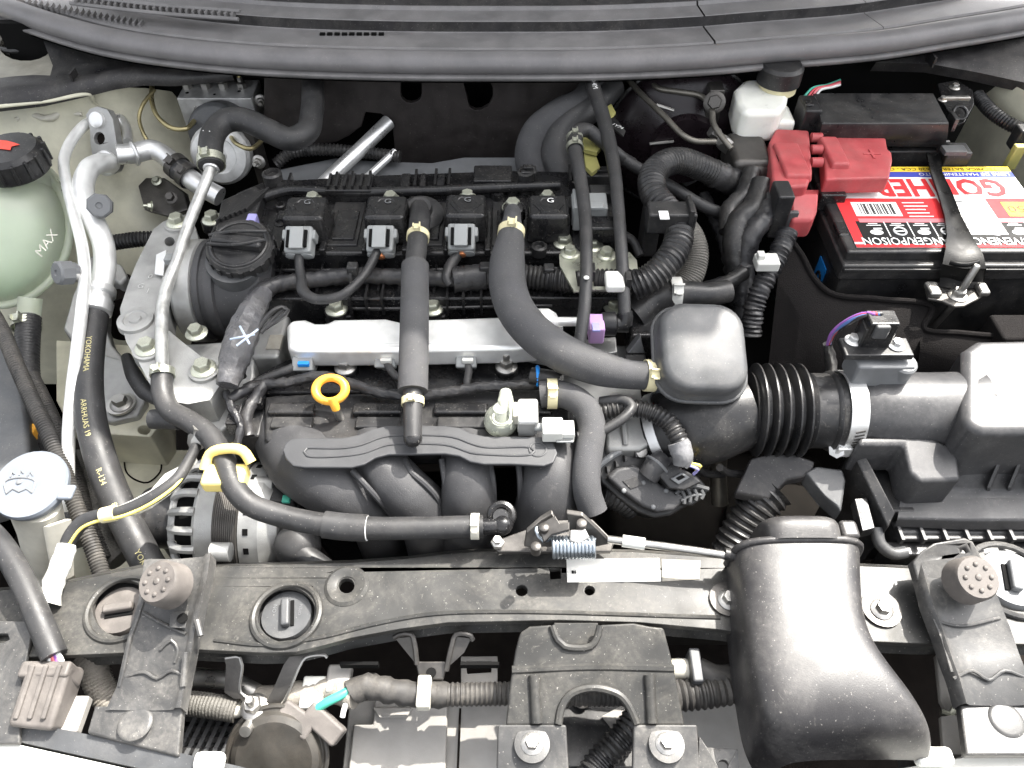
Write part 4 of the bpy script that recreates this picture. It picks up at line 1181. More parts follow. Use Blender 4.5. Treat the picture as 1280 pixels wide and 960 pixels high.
# ---- thin vertical hoses
v1 = thing('vacuum_hose', 'left of two thin vertical hoses, with clamp near the cowl', 'hose', P(725, 440, 10))
vp = PS((790, 205, 60), (775, 196, 78), (752, 176, 96), (735, 163, 104), (722, 165, 108), (718, 180, 106), (722, 205, 100), (728, 240, 94), (732, 280, 88), (733, 330, 80), (731, 380, 66), (726, 420, 50), (722, 450, 36))
ob('hose', G().tube(vp, [8, 8, 8, 8.5, 9, 8.5, 8, 7.5, 7, 6.6, 6.6, 6.4, 6.4], 16), M['rubber'], v1)
for dv in (-5, 6):
    clamp(v1, P(718.5, 178 + dv, 106), vp[6] - vp[5], 9.2, M['zinc'])
ob('white_dot', G().sphere(P(733, 347, 83), 3, 3, 1.2), M['white'], v1)
v2 = thing('vacuum_hose', 'right of two thin vertical hoses, ending at the black fuel elbow', 'hose', P(780, 400, 20))
vp2 = PS((738, 86, 118), (742, 110, 116), (752, 140, 110), (762, 180, 102), (769, 220, 96), (773, 260, 90), (776, 300, 82), (779, 350, 66), (781, 395, 46))
ob('hose', G().tube(vp2, [9, 9, 9, 8.5, 7.6, 7, 6.8, 6.8, 6.8], 16), M['rubber'], v2)
hose_text('1223 OO 4M', vp2, 9, 36, 9, M['white_print'], v2, Vector((0, -.7, .7)))
ob('elbow', G().tube([P(781, 390, 48), P(782, 402, 40), P(776, 406, 36), P(764, 406, 36)], 8, 14), M['black'], v2)
v3 = thing('vacuum_hose', 'long thin black hose passing behind toward the right under the loom', 'hose', P(900, 260, 0))
ob('hose', G().tube(PS((775, 196, 76), (800, 212, 66), (840, 234, 50), (880, 258, 36), (920, 272, 24)), 7.5, 12), M['rubber'], v3)

# ---- steel bracket
sb = thing('hose_bracket', 'pale zinc plated bracket under the two thin vertical hoses', 'bracket', P(745, 340, 30))
zb = 58
hol = [PS((719, 338, zb), (737, 338, zb), (737, 358, zb), (722, 358, zb)), PS((742, 344, zb), (757, 344, zb), (757, 358, zb), (742, 358, zb))]
ob('plate', G().prism(PS(*[(u, v, zb) for u, v in ((699, 318), (711, 314), (735, 315), (787, 315), (796, 325), (798, 343), (790, 360), (762, 362), (742, 362), (717, 363), (700, 332))]), (0, 0, -3), hol), M['zinc'], sb, 1)
ob('hose_clip', G().box(P(768, 352, 68), 20, 26, 10), M['white'], sb, 3)
ob('clip_arm', G().box(P(785, 350, 70), 6, 14, 14), M['black'], sb, 1)
ob('clip_arm', G().box(P(740, 340, 68), 6, 16, 14), M['black'], sb, 1)
for u, v in ((712, 317), (758, 319)):
    bolt(sb, P(u, v, zb), 10.5)

# ---- conduit loom right of engine
lo = thing('conduit_loom', 'fat black corrugated loom arching beside the valve cover', 'wiring loom', P(800, 350, 20))
ob('conduit', G().tube(PS((930, 232, 30), (905, 222, 50), (878, 210, 70), (850, 201, 88), (828, 206, 96), (815, 222, 98), (818, 244, 95), (836, 266, 90), (848, 286, 86), (846, 308, 80), (832, 330, 72), (812, 348, 62), (790, 358, 54)), 16, 18, cor=(5, 1.7)), M['loom'], lo)
ob('tape_end', G().tube(PS((932, 234, 30), (908, 224, 48), (890, 216, 60)), [18, 17, 16.5], 14, wob=1.5), M['tape'], lo)
k = ob('clip', G().box(P(838, 272, 96), 52, 26, 26), M['black'], lo, 3)
ob('clip_label', G().box(P(830, 269, 110), 10, 14, 1), M['white_print'], k)
ob('clip_wing', G().box(P(860, 272, 96), 5, 30, 38), M['black'], k, 1)
ob('clip_foot', G().box(P(812, 285, 60), 18, 30, 60), M['black'], lo, 2)
br = thing('braided_hose', 'fine ribbed black hose hanging right of the corrugated loom', 'hose', P(868, 340, 0))
ob('hose', G().tube(PS((850, 280, 60), (864, 300, 54), (868, 320, 44), (862, 345, 30), (850, 362, 20)), 16, 18, cor=(2.6, .8)), M['braid'], br)

# small connectors at the right end of the cover
cn = thing('sensor_connector', 'black connector block beside the rightmost ignition coil', 'connector', P(752, 290, 40))
ob('housing', G().box(P(752, 287, 66), 36, 24, 22), M['black_gloss'], cn, 3)
ob('cap', G().box(P(752, 243, 74), 30, 18, 16), M['black'], cn, 2)
ob('wire', G().tube(PS((770, 290, 60), (790, 300, 50), (800, 320, 40)), 5, 10), M['tape'], cn)
for u, v, z, sx, sy, sz, lab in ((660, 218, 66, 20, 16, 16, 'small black clip behind the rightmost ignition coil'), (748, 222, 64, 40, 20, 18, 'black clip block behind the pale coil connector')):
    t = thing('harness_clip', lab, 'clip', P(u, v, z - 20))
    ob('body', G().box(P(u, v, z), sx, sy, sz), M['black'], t, 2)
    ob('tab', G().box(P(u, v, z) + Z * (sz / 2 + 2), sx * .6, sy * .5, 4), M['black_gloss'], t, 1)
eh = thing('rear_hose_end', 'thick dark rubber intake hose arching below the cowl', 'hose', P(700, 220, 20))
ob('outer_hose', G().tube(PS((672, 225, 20), (664, 195, 40), (672, 168, 60), (700, 145, 76), (730, 130, 84), (750, 100, 100)), 22, 20), M['foam'], eh)
ob('inner_hose', G().tube(PS((705, 225, 30), (694, 190, 50), (704, 160, 68), (735, 136, 82), (765, 105, 96)), 20, 20), M['rubber'], eh)
yt = thing('yellow_tag', 'olive yellow plastic tags among the hoses beneath the cowl', 'tag', P(740, 200, 40))
ob('tag', G().prism(PS((757, 134, 90), (764, 129, 90), (770, 140, 90), (762, 149, 90)), (0, 0, -4)), M['olive'], yt, 1)
ob('tag', G().prism(PS((728, 168, 88), (752, 160, 88), (755, 180, 88), (746, 190, 88), (730, 186, 88)), (0, 0, -6)), M['olive'], yt, 1)
ob('tag', G().prism(PS((730, 190, 80), (744, 190, 80), (750, 208, 80), (740, 216, 80), (732, 208, 80)), (0, 0, -6)), M['olive'], yt, 1)
tg = thing('label_tag', 'small black printed tag hanging beside the olive tags', 'tag', P(772, 170, 60))
ob('card', G().prism(PS((763, 148, 92), (768, 145, 92), (782, 163, 92), (779, 170, 92), (764, 158, 92)), (0, 0, -3)), M['black'], tg, 1)
text('1Y74', P(772, 158, 92.4), Vector((1, -.9, 0)), Vector((.9, 1, 0)), 8, M['white_print'], tg)

# ================================================================== right side
# ---- throttle and intake tract
fil = thing('water_outlet', 'black coolant outlet with spring clamp behind the square resonator cap', 'coolant outlet', P(870, 370, -40))
ob('body', G().tube(PS((790, 395, 10), (815, 375, 20), (850, 368, 24), (885, 368, 22), (910, 364, 20)), [22, 18, 16, 13, 13], 20), M['black'], fil)
clamp(fil, P(843, 367, 24), X, 17, M['white'])
ob('flange', G().boxp(785, 372, 832, 420, 14, 40), M['black_gloss'], fil, 4)
fin = thing('fin_bracket', 'grey triangular fin bracket left of the resonator cap', 'bracket', P(795, 450, 0))
ob('fin', G().prism(PS((801, 420, 40), (784, 442, 26), (806, 442, 26)), (0, 12, -6)), M['grey_plastic'], fin, 1)
ob('base', G().boxp(782, 442, 808, 456, 26, 24), M['black'], fin, 2)
cbh = thing('engine_block_end', 'cast aluminium engine end beneath the thick hose', 'engine block', P(740, 470, -80))
ob('casting', G().boxp(690, 430, 800, 520, -30, 60), M['alu_cast'], cbh, 5)
ob('boss', G().lathe(P(720, 452, -20), Z, [(14, -10), (14, 8), (8, 9)], 20), M['alu_cast'], cbh)

rc = thing('resonator_cap', 'rounded square dark grey intake resonator box top', 'resonator', P(880, 470, 0))
nn = Vector((.04, -.34, .94)).normalized()
a, b, n_ = basis(nn, Y)
c = P(879, 434, 66)
kx = mpp(c)
rr2 = rrect(114 * kx, 128 * kx, 36 * kx, 7)
def sq(scale, h, sh=0):
    return [c + a * (-x * scale) + b * (y * scale) + n_ * h + b * sh for x, y in rr2]
ob('lid', G().loft([sq(.96, -30), sq(1.0, -22), sq(1.0, -14), sq(.965, -12), sq(.955, -4), sq(.93, 1), sq(.88, 4.5), sq(.8, 6), sq(.4, 7), sq(.02, 7)], True, True), M['grey_plastic'], rc, sharp=50)
ob('bead', G().tube([q + n_ * -17 for q in sq(1.01, 0)] + [sq(1.01, 0)[0] + n_ * -17], 2.4, 8, 6), M['grey_plastic'], rc)
ob('neck', G().loft([sq(.76, -24), sq(.74, -44), sq(.7, -80)], True, True), M['cap_grey'], rc)

it = thing('intake_tube', 'black intake tube with deep bellows leading to the air box', 'intake tube', P(920, 560, -120))
rb = 44
A0 = PS((822, 545, -44), (850, 536, -30), (890, 524, -16), (935, 512, -8))
ob('elbow', G().tube(A0, [42, 44, 44, 38], 32), M['black'], it, sharp=80)
ob('throttle_clamp', G().lathe(P(830, 542, -40), A0[1] - A0[0], [(43, -5), (45, -5), (45, 5), (43, 5)], 40, closed=True), M['alu'], it)
cB = P(935, 512, -8)
dB = (P(1062, 514, -6) - cB)
LB = dB.length
axB = dB.normalized()
prof = [(40, 0)]
xs = []
for k_ in range(5):
    b_ = .035 + k_ * .105
    xs += [(b_, 37), (b_ + .018, 46), (b_ + .028, 48), (b_ + .042, 48), (b_ + .052, 46), (b_ + .07, 37)]
xs += [(.575, 40), (.60, 38.5), (.76, 38.5), (.78, 41), (.80, 41.5), (.82, 39), (1.02, 38.5)]
prof += [(r_, q * LB) for q, r_ in xs]
ob('bellows', G().lathe(cB, axB, prof, 44), M['black'], it, sharp=50)
for k in range(3):
    ob('elbow_rib', G().tube([A0[1] + Vector((-18 + 26 * k, -46, 8 - 6 * k)), A0[1] + Vector((-4 + 26 * k, -40, -22)), A0[1] + Vector((20 + 26 * k, -34, -34))], 4, 8), M['black'], it)
def worm_clamp(par, p, ax, r, w, scr, m):
    k = ob('hose_clamp', G().lathe(p, ax, [(r, -w / 2), (r + 1.6, -w / 2), (r + 1.6, w / 2), (r, w / 2)], 44, closed=True), m, par)
    a, b, n_ = basis(ax, Z)
    for i in range(12):
        d = -Y * math.cos(R(20 + i * 5)) + Z * -math.sin(R(20 + i * 5)) * 1.0
        d = (Vector((0, -math.cos(R(-20 + i * 6)), -math.sin(R(-20 + i * 6)))))
        inst('clampslot', lambda: G().box(Vector((0, 0, 0)), 1.6, 9, .8), 'band_slot', M['steel_dark'], k, p + d * (r + 1.9), d, 1.0, R(15), X)
    h_ = ob('screw_housing', G().box(scr, 16, 14, 14), m, k, 2)
    ob('screw_head', G().lathe(scr - X * 4 - Z * 2, Vector((-.5, -.6, .5)), [(8, 0), (8, 7), (4, 7.2), (4, 5)], 6), m, k)
worm_clamp(it, P(1056, 513, -6), axB, 39.5, 17, P(1053, 560, -20), M['alu'])

thb = thing('throttle_unit', 'aluminium throttle body with angular black motor cover', 'throttle body', P(820, 600, -140))
ob('casting', G().prism(PS((756, 512, -8), (800, 500, -4), (828, 506, -6), (838, 540, -14), (800, 562, -20), (758, 562, -20)), (0, 0, -60)), M['alu_cast'], thb, 4)
ob('casting_rib', G().tube(PS((778, 515, -6), (780, 535, -10), (782, 556, -18)), 3, 8), M['alu_cast'], thb)
nb = Vector((.10, -.52, .85)).normalized()
pt = plane(P(815, 600, -46), nb)
def pf_(pts, h=0.0):
    return [pt(u, v) + nb * h for u, v in pts]
ot = [(744, 586), (758, 574), (778, 562), (796, 551), (806, 552), (822, 563), (846, 578), (872, 594), (883, 606), (881, 618), (862, 631), (838, 645), (818, 648), (798, 641), (772, 622), (752, 604)]
mc = ob('motor_cover', G().prism(pf_(ot), nb * -34), M['black'], thb, 3, 3)
ob('lower_housing', G().prism(pf_([(754, 590), (800, 560), (850, 584), (872, 606), (852, 628), (815, 636), (778, 616)], -30), nb * -60), M['black'], thb, 4)
ob('hose_stub', G().tube(PS((752, 618, -60), (770, 624, -66), (790, 636, -80)), 12, 14, cor=(5, 1.6)), M['loom'], thb)
ob('cover_rim', G().tube(pf_([(744, 586), (758, 574), (778, 562), (796, 551), (806, 552), (822, 563), (846, 578)], 3), 3.4, 8), M['mid_grey'], mc)
ob('raised_body', G().prism(pf_([(755, 598), (768, 586), (788, 582), (806, 590), (822, 606), (846, 616), (858, 622), (838, 638), (818, 641), (800, 634), (776, 617)], 13), nb * -14), M['manifold'], mc, 4, 3)
for u, v in ((756, 583), (767, 576), (778, 569), (791, 564)):
    ob('rim_web', G().prism(pf_([(u, v), (u + 5, v + 7), (u + 1, v + 9)], 8), nb * -9), M['black'], mc, .5)
ob('screw', G().lathe(pt(800, 565) + nb * 2, nb, [(7, 0), (6, 4), (0, 5)], 16), M['steel'], mc)
ob('emblem_pad', G().prism(pf_([(774, 602), (790, 596), (800, 606), (784, 612)], 14), nb * -1.5), M['black'], mc, .4)
for u, v in ((776, 614), (800, 604), (828, 614), (812, 634)):
    ob('cover_pip', G().sphere(pt(u, v) + nb * 13, 2.6, 2.6, 1.6, nb, None, 10, 6), M['mid_grey'], mc)
ck = ob('connector', G().prism(pf_([(812, 592), (832, 580), (856, 594), (868, 604), (846, 614), (828, 612)], 24), nb * -22), M['black'], thb, 2, 2)
ob('connector_barrel', G().tube([pt(806, 596) + nb * 12, pt(814, 584) + nb * 16, pt(824, 576) + nb * 14], [11, 12, 11], 16), M['manifold'], ck)
ob('barrel_ring', G().ring(pt(816, 583) + nb * 15, pt(824, 576) - pt(806, 596), 12.5, 1.6), M['mid_grey'], ck)
ob('latch', G().prism(pf_([(828, 600), (842, 592), (852, 598), (838, 607)], 27), nb * -3), M['mid_grey'], ck, 1)
ob('latch_slot', G().prism(pf_([(834, 599), (842, 595), (846, 598), (838, 602)], 27.4), nb * -.6), M['black_deep'], ck)
fanb = ob('fan_block', G().prism(pf_([(838, 618), (848, 608), (868, 604), (882, 612), (876, 622), (862, 632), (850, 632)], 10), nb * -10), M['black'], mc, 2)
for k in range(4):
    a_, b_ = (844 + 9 * k, 610 + 1 * k), (850 + 7 * k, 630 - 2 * k)
    ob('fan_rib', G().tube(pf_([a_, ((a_[0] + b_[0]) / 2 + 3, (a_[1] + b_[1]) / 2), b_], 13), 2, 8), M['grey_plastic'], fanb)
ob('fan_arc', G().tube(pf_([(839, 618), (848, 611), (862, 608), (880, 612)], 13), 2.4, 8), M['grey_plastic'], fanb)
ob('fan_arc', G().tube(pf_([(846, 626), (858, 620), (872, 619)], 13), 1.8, 8), M['grey_plastic'], fanb)
for u, v, m in ((835, 577, 'wire_violet'), (838, 580, 'lilac'), (846, 584, 'wire_red'), (849, 586, 'wire_white'), (858, 594, 'lilac'), (861, 590, 'wire_yellow'), (842, 581, 'blue_print')):
    ob('core_wire', G().tube([pt(u, v) + nb * 22, pt(u + 2, v - 5) + nb * 30, P(851, 578, -4)], 1.6, 6), M[m], ck)
tl_ = thing('throttle_loom', 'corrugated loom arching over to the throttle motor connector', 'wiring loom', P(850, 580, -30))
ob('conduit', G().tube(PS((750, 515, 10), (780, 510, 14), (810, 514, 16), (835, 528, 14), (848, 548, 8), (853, 565, 0)), 9.5, 16, cor=(4.4, 1.5)), M['loom'], tl_)
ob('clear_tape', G().tube(PS((847, 552, 8), (853, 568, 0), (852, 582, -8)), [10.5, 11, 8], 14, wob=1.0), mat('tape_clear', (.16, .16, .165), .25, dust=.3, bump=.4, bscale=300), tl_)
ob('branch_wire', G().tube(PS((722, 546, 12), (745, 542, 14), (765, 532, 18), (782, 520, 22), (790, 508, 24), (780, 500, 24), (750, 502, 16)), 5, 12), M['rubber'], tl_)

# ---- solenoid valve and hose
sv = thing('purge_valve', 'small clear and metal solenoid valve with white plug by manifold', 'solenoid', P(660, 540, -20))
ob('body', G().boxp(647, 497, 673, 527, 34, 22), M['alu'], sv, 3, 2)
ob('body_side', G().boxp(641, 502, 648, 520, 30, 14), M['tank_beige'], sv, 1.5)
ob('front_face', G().boxp(648, 526, 669, 530, 31, 20), M['alu_cast'], sv, 1)
ob('face_ring', G().ring(P(658, 538, 18), Vector((0, -.9, .3)), 4, .8), M['alu_cast'], sv)
clr = mat('clear_plastic', (.60, .62, .54), .25, var=.15, trans=.5, dust=.15)
ob('clear_dome', G().lathe(P(626, 526, 12), Z, [(16, -6), (17, 0), (15, 8), (10, 14), (7, 20), (0, 21)], 16), clr, sv)
for k in range(4):
    ob('dome_rib', G().ring(P(627, 522, 14 + k * 5), Z, 15.5 - k * 2.4, 1.3, 18, 6), clr, sv)
ob('dome_post', G().tube(PS((631, 516, 26), (632, 502, 30), (632, 490, 30)), [7, 8, 6], 12), clr, sv)
ob('dome_wall', G().tube(PS((638, 536, 16), (638, 510, 34), (637, 490, 36)), 2, 6), clr, sv)
k = ob('plug', G().boxp(678, 521, 704, 542, 32, 14), M['white'], sv, 1.5)
ob('plug_step', G().boxp(703, 525, 718, 543, 30, 13), M['white'], k, 1.2)
for dz in (0, 5):
    ob('plug_slot', G().box(P(706, 547 + dz, 24 - dz * .4), 16, 2, 1.6), M['grey_connector'], k, .3)
ob('link_tube', G().lathe(P(668, 534, 22), X, [(4, 0), (4, 10)], 12), M['grey_connector'], sv)
ob('blue_band', G().ring(P(672, 470, 20), X, 9, 2.2), M['blue_tag'], sv)
ob('hose_tail', G().tube(PS((664, 470, 20), (690, 474, 22), (700, 478, 22)), 9, 14), M['black'], sv)
eh2 = thing('vacuum_elbow', 'thick black hose bending down right of the white plug', 'hose', P(735, 640, -60))
ep = PS((676, 493, 18), (695, 492, 20), (715, 497, 20), (733, 512, 18), (740, 535, 14), (737, 560, 8), (733, 590, 0), (734, 615, -10), (742, 640, -24))
ob('hose', G().tube(ep, 13.5, 20), M['foam'], eh2)
clamp(eh2, P(690, 492, 20), X, 14, M['yellow_clip'])

# ---- air filter box
bx = thing('air_filter_box', 'large dusty black air filter box with ribbed lid at right', 'air box', P(1180, 640, -200))
ob('inlet_tube', G().lathe(P(1062, 513, -6), axB, [(34, -4), (38, 0), (38, 14), (40, 18), (40, 40), (40, 80), (41, 104), (44, 124)], 36), M['airbox'], bx, sharp=60)
lid = ob('lid_dome', G().prism(PS((1204, 436, 38), (1222, 424, 38), (1400, 420, 38), (1400, 540, 38), (1226, 540, 38), (1204, 526, 38)), (0, 0, -90)), M['airbox'], bx, 22, 6)
ob('lid_body', G().prism(PS((1100, 560, -70), (1400, 560, -70), (1400, 668, -70), (1124, 668, -70), (1112, 650, -70)), (0, 0, -60)), M['airbox'], bx, 4, 3)
# chunky step block in front of the tube
ob('step_block', G().prism(PS((1074, 546, 2), (1166, 546, 2), (1196, 562, -6), (1202, 600, -12), (1150, 602, -12), (1138, 590, -8), (1130, 556, 0), (1074, 556, 2)), (0, 0, -46)), M['airbox'], bx, 4, 3)
ob('front_slope', G().loft([PS((1180, 560, -20), (1206, 556, -16), (1290, 556, -16), (1400, 556, -16)), PS((1180, 576, -22), (1206, 576, -18), (1290, 576, -18), (1400, 576, -18)), PS((1170, 606, -46), (1206, 612, -47), (1290, 614, -47), (1400, 612, -47)), PS((1126, 620, -50), (1200, 620, -50), (1290, 620, -50), (1400, 620, -50)), PS((1122, 648, -54), (1200, 650, -54), (1290, 650, -54), (1400, 650, -54)), PS((1118, 658, -66), (1200, 662, -66), (1280, 662, -66), (1400, 662, -66))]), M['airbox'], bx, 3, 3, ang=20, sharp=40)
for u in (1240, 1266, 1292):
    ob('slope_rib', G().prism([P(u + 9, 572, -8), P(u - 7, 610, -36), P(u - 7, 614, -48), P(u + 9, 578, -26)], (4, 0, 0)), M['airbox'], bx, 1)
zr = -72
ob('rim', G().prism(PS((1120, 660, zr), (1400, 660, zr), (1400, 674, zr), (1124, 674, zr)), (0, 0, -6)), M['airbox'], bx, 1.5)
ob('lower_rim', G().prism(PS((1108, 676, zr - 10), (1400, 676, zr - 10), (1400, 692, zr - 10), (1120, 694, zr - 10), (1104, 684, zr - 10)), (0, 0, -100)), M['black'], bx, 2)
for k in range(8):
    u = 1124 + k * 27.5
    inst('rim_fin', lambda: G().box(Vector((0, 0, 0)), 3.0, 17, 9), 'rim_fin', M['airbox'], bx, P(u, 668, zr + 2))
ob('latch', G().tube(PS((1096, 660, -60), (1100, 680, -66), (1116, 692, -70), (1132, 690, -70)), 6, 10), M['grey_plastic'], bx)
k = ob('side_frame', G().prism(PS((1068, 623, -46), (1084, 622, -46), (1094, 660, -46), (1078, 664, -46)), (0, 0, -14)), M['black'], bx, 1)
for q_ in (((1072, 628), (1081, 627), (1085, 640), (1075, 641)), ((1076, 645), (1086, 644), (1089, 656), (1080, 658))):
    ob('frame_recess', G().prism(PS(*[(u, v, -45.6) for u, v in q_]), (0, 0, -1)), M['grey_plastic'], k, .3)
ob('side_wall', G().prism(PS((1064, 560, -20), (1076, 556, -16), (1120, 640, -40), (1110, 660, -48)), (0, 0, -160)), M['black'], bx, 2)
ob('pocket_shade_block', G().boxp(1076, 556, 1130, 640, -52, 100), M['black'], bx, 3)  # black block: shade beside the step block put into colour
mf = thing('airflow_sensor', 'black airflow sensor with plug standing on the air box tube', 'sensor', P(1095, 470, 30))
ob('base', G().box(P(1097, 458, 44), 56, 30, 30), M['mid_grey'], mf, 3)
ob('side_post', G().lathe(P(1118, 470, 32), Vector((0, -.2, 1)), [(12, -10), (12, 24), (10, 26)], 16), M['mid_grey'], mf)
ob('deck', G().box(P(1094, 436, 66), 66, 24, 7), M['black'], mf, 1.5)
pk = ob('plug', G().box(P(1096, 412, 84), 28, 20, 34), M['black_gloss'], mf, 2)
ob('plug_window', G().box(P(1097, 405, 92) - Y * 10, 14, 6, 16), M['grey_plastic'], pk, 2)
ob('plug_side', G().box(P(1080, 416, 80), 10, 18, 26), M['black'], pk, 1)
for u, v in ((1066, 426), (1120, 432)):
    bolt(mf, P(u, v, 70), 8, M['alu'])
for i, (m, du) in enumerate((('wire_violet', 0), ('wire_red', 6), ('wire_blue', 3), ('tape', 9))):
    ob('wire', G().tube(PS((1034 + i * 1.5, 432, 40), (1040 + du * .6, 416, 62), (1056 + du * .5, 402 + i, 80), (1078, 392 + i * 1.4, 96), (1092 + i * 3, 392, 102), (1096 + i * 3, 396, 98)), 1.7, 8), M[m], mf)
ob('wire_sleeve', G().tube(PS((1034, 430, 42), (1038, 448, 20), (1040, 470, 0)), [4, 6, 6], 10, wob=.8), M['tape'], mf)

# ---- battery
bt = thing('car_battery', 'black car battery with red and white warning label on top', 'battery', P(1170, 330, -160))
zt = 44
x0 = P(1040, 280, zt).x
yb0, yb1 = P(1160, 322, zt).y, P(1160, 205, zt).y
x1 = x0 + 262
def bb(name, xa, xb, ya, yb, za, zb_, m, par=bt, bev=2, seg=2):
    return ob(name, G().box(Vector(((xa + xb) / 2, (ya + yb) / 2, (za + zb_) / 2)), xb - xa, yb - ya, abs(zb_ - za)), m, par, bev, seg)
bb('case', x0 + 5, x1 - 5, yb0 + 4, yb1 - 4, -160, zt - 26, M['black'])
bb('lid_skirt', x0, x1, yb0, yb1, zt - 34, zt - 12, M['black'], bt, 3)
bb('lid_top', x0 + 4, x1 - 4, yb0 + 10, yb1 - 4, zt - 14, zt, M['black'], bt, 3)
bb('ledge_ridge', x0 + 2, x1 - 2, yb0 - 2, yb0 + 2, zt - 20, zt - 16, M['black'], bt, 1)
zl = zt + .6
lbx0, lbx1 = x0 + 16, x0 + 256
ly0, ly1 = yb0 + 17, yb1 - 8
LH = ly1 - ly0
def strip(name, fa, fb, y0, y1, m, lift=0.0, par=None):
    return ob(name, G().box(Vector((lbx0 + (fa + fb) / 2 * (lbx1 - lbx0), ly0 + (y0 + y1) / 2 * LH, zl + lift)), (fb - fa) * (lbx1 - lbx0), (y1 - y0) * LH, .5), m, par or bt)
lab = strip('label', 0, 1, 0, 1, M['white_print'])
strip('yellow_band', 0, 1, .93, 1.0, M['yellow_print'], .3, lab)
strip('blue_band', 0, 1, .86, .93, M['blue_print'], .3, lab)
strip('red_band', 0, 1, .30, .58, M['red_print'], .3, lab)
strip('black_band', .05, 1, .035, .30, M['black_print'], .3, lab)
strip('red_edge', 0, .05, .06, .58, M['red_print'], .4, lab)
strip('red_foot', 0, 1, .0, .035, M['red_print'], .3, lab)
strip('dot_row', .07, 1, .285, .33, M['pink_print'], .45, lab)
fx_ = lambda f: lbx0 + f * (lbx1 - lbx0)
fy_ = lambda f: ly0 + f * LH
def ltx(s, f, g_, size, m, sx=1.0, lift=.75, bold=0.0):
    text(s, Vector((fx_(f), fy_(g_), zl + lift)), -X, -Y, size, m, lab, sx=sx, bold=bold)
ltx('GONHER', .57, .73, 50, M['red_print'], .78, .6, .03)
ltx('TECNICA BATERIA   620 CCA - CAM', .62, .965, 8.5, M['black_print'], 1.1)
ltx('LIBRE DE MANTENIMIENTO', .74, .895, 8.5, M['white_print'], 1.1)
ltx('DANGER/POISON', .27, .068, 19, M['white_print'], .74, .9, .008)
ltx('PELIGRO/VENENO', .80, .068, 19, M['white_print'], .74, .9, .008)
for k in range(8):
    f = .13 + k * .115
    if k not in (4, 5):
        strip('dash_line', f + .055, f + .06, .12, .29, M['white_print'], .5, lab)
    if k % 2:
        ob('warning_sign', G().ring(Vector((fx_(f), fy_(.18), zl + .7)), Z, 7, 1.1, 20, 6).box(Vector((fx_(f), fy_(.18), zl + .7)), 12, 1.6, .6), M['white_print'], lab)
    else:
        ob('warning_sign', G().sphere(Vector((fx_(f), fy_(.17), zl + .5)), 8, 5, .6, nu=12, nv=6).box(Vector((fx_(f) + 3, fy_(.21), zl + .6)), 10, 2.6, .6), M['white_print'], lab)
    for j in range(2):
        ob('fine_print', G().box(Vector((fx_(f), fy_(.25 + j * .02), zl + .6)), 17 - 6 * j, 1.2, .4), M['white_print'], lab)
bc = strip('barcode_panel', .07, .30, .36, .53, M['white_print'], .5, lab)
for k in range(16):
    f = .10 + k * .011 + (.004 if k % 3 else 0)
    strip('barcode_bar', f, f + (.005 if k % 4 else .003), .38, .51, M['black_print'], .8, bc)
for j in range(5):
    strip('fine_print', .33, .45 - .01 * (j % 3), .35 + j * .042, .36 + j * .042, M['white_print'], .6, lab)
strip('rating_panel', .83, .99, .36, .53, M['yellow_print'], .5, lab)
ltx('550', .91, .45, 18, M['red_print'], 1.2, .9)
pp_ = strip('receipt_sticker', .52, .76, .14, .62, M['paper'], .7, lab)
for j in range(6):
    strip('sticker_line', .56, .73 - .02 * (j % 3), .20 + j * .065, .215 + j * .065, M['mid_grey'], 1.0, pp_)
bt_tag = ob('blue_tag', G().prism([Vector((x0 - .6 + 5, yb0 + 40 + dy, z)) for dy, z in ((0, -8), (26, -8), (26, -40), (0, -40))], (-1.2, 0, 0)), M['blue_tag'], bt)
ob('tag_ring', G().ring(Vector((x0 + 2.6, yb0 + 51, -28)), X, 6, 1.6), M['black_print'], bt_tag)
bb('corner_post', x0 + 3, x0 + 15, yb0 + 40, yb0 + 66, zt - 6, zt + 1, M['black_gloss'], bt, 2)

hb = thing('battery_clamp', 'black pressed steel hold-down strap over the battery with stud', 'battery clamp', P(1195, 380, -20))
zc = 52
L1 = PS((1158, 190, zc + 6), (1164, 215, zc + 4), (1174, 245, zc), (1181, 270, zc), (1184, 292, zc), (1182, 312, zc), (1178, 330, zc - 8), (1174, 348, zc - 30))
R1 = PS((1176, 190, zc + 6), (1178, 215, zc + 4), (1190, 240, zc), (1202, 270, zc), (1216, 296, zc), (1229, 318, zc), (1233, 336, zc - 8), (1230, 352, zc - 30))
dn = Vector((0, 0, -3))
mid = [(p + q) / 2 - Z * 3 for p, q in zip(L1, R1)]
ob('strap', G().loft([[p + dn for p in L1], L1, mid, R1, [p + dn for p in R1]]), M['black_paint'], hb, sharp=60)
ob('strap_ridge', G().tube(PS((1188, 328, zc + 1), (1194, 330, zc + 2), (1206, 331, zc + 2), (1222, 328, zc + 1)), 3, 10), M['black_paint'], hb)
zq = 14
pl_ = PS((1157, 360, zq), (1164, 352, zq), (1180, 352, zq), (1200, 354, zq), (1224, 350, zq), (1234, 358, zq), (1235, 366, zq), (1222, 374, zq), (1206, 382, zq), (1194, 383, zq), (1178, 376, zq), (1160, 373, zq))
ob('foot', G().prism(pl_, (0, 0, -4)), M['steel_dark'], hb, 1.5)
ob('foot_ear', G().box(P(1166, 362, zq + 3), 14, 22, 8), M['steel'], hb, 3)
ob('foot_ear', G().box(P(1228, 362, zq + 3), 12, 18, 8), M['steel'], hb, 3)
ob('web', G().loft([PS((1176, 340, zc - 24), (1200, 342, zc - 28), (1230, 340, zc - 24)), PS((1174, 358, zq + 2), (1198, 362, zq + 2), (1230, 358, zq + 2))]), M['black_paint'], hb)
ob('stud', G().lathe(P(1197, 370, zq), Vector((.12, .1, 1)), [(4, 0), (4, 40), (3, 42)], 12), M['steel'], hb)
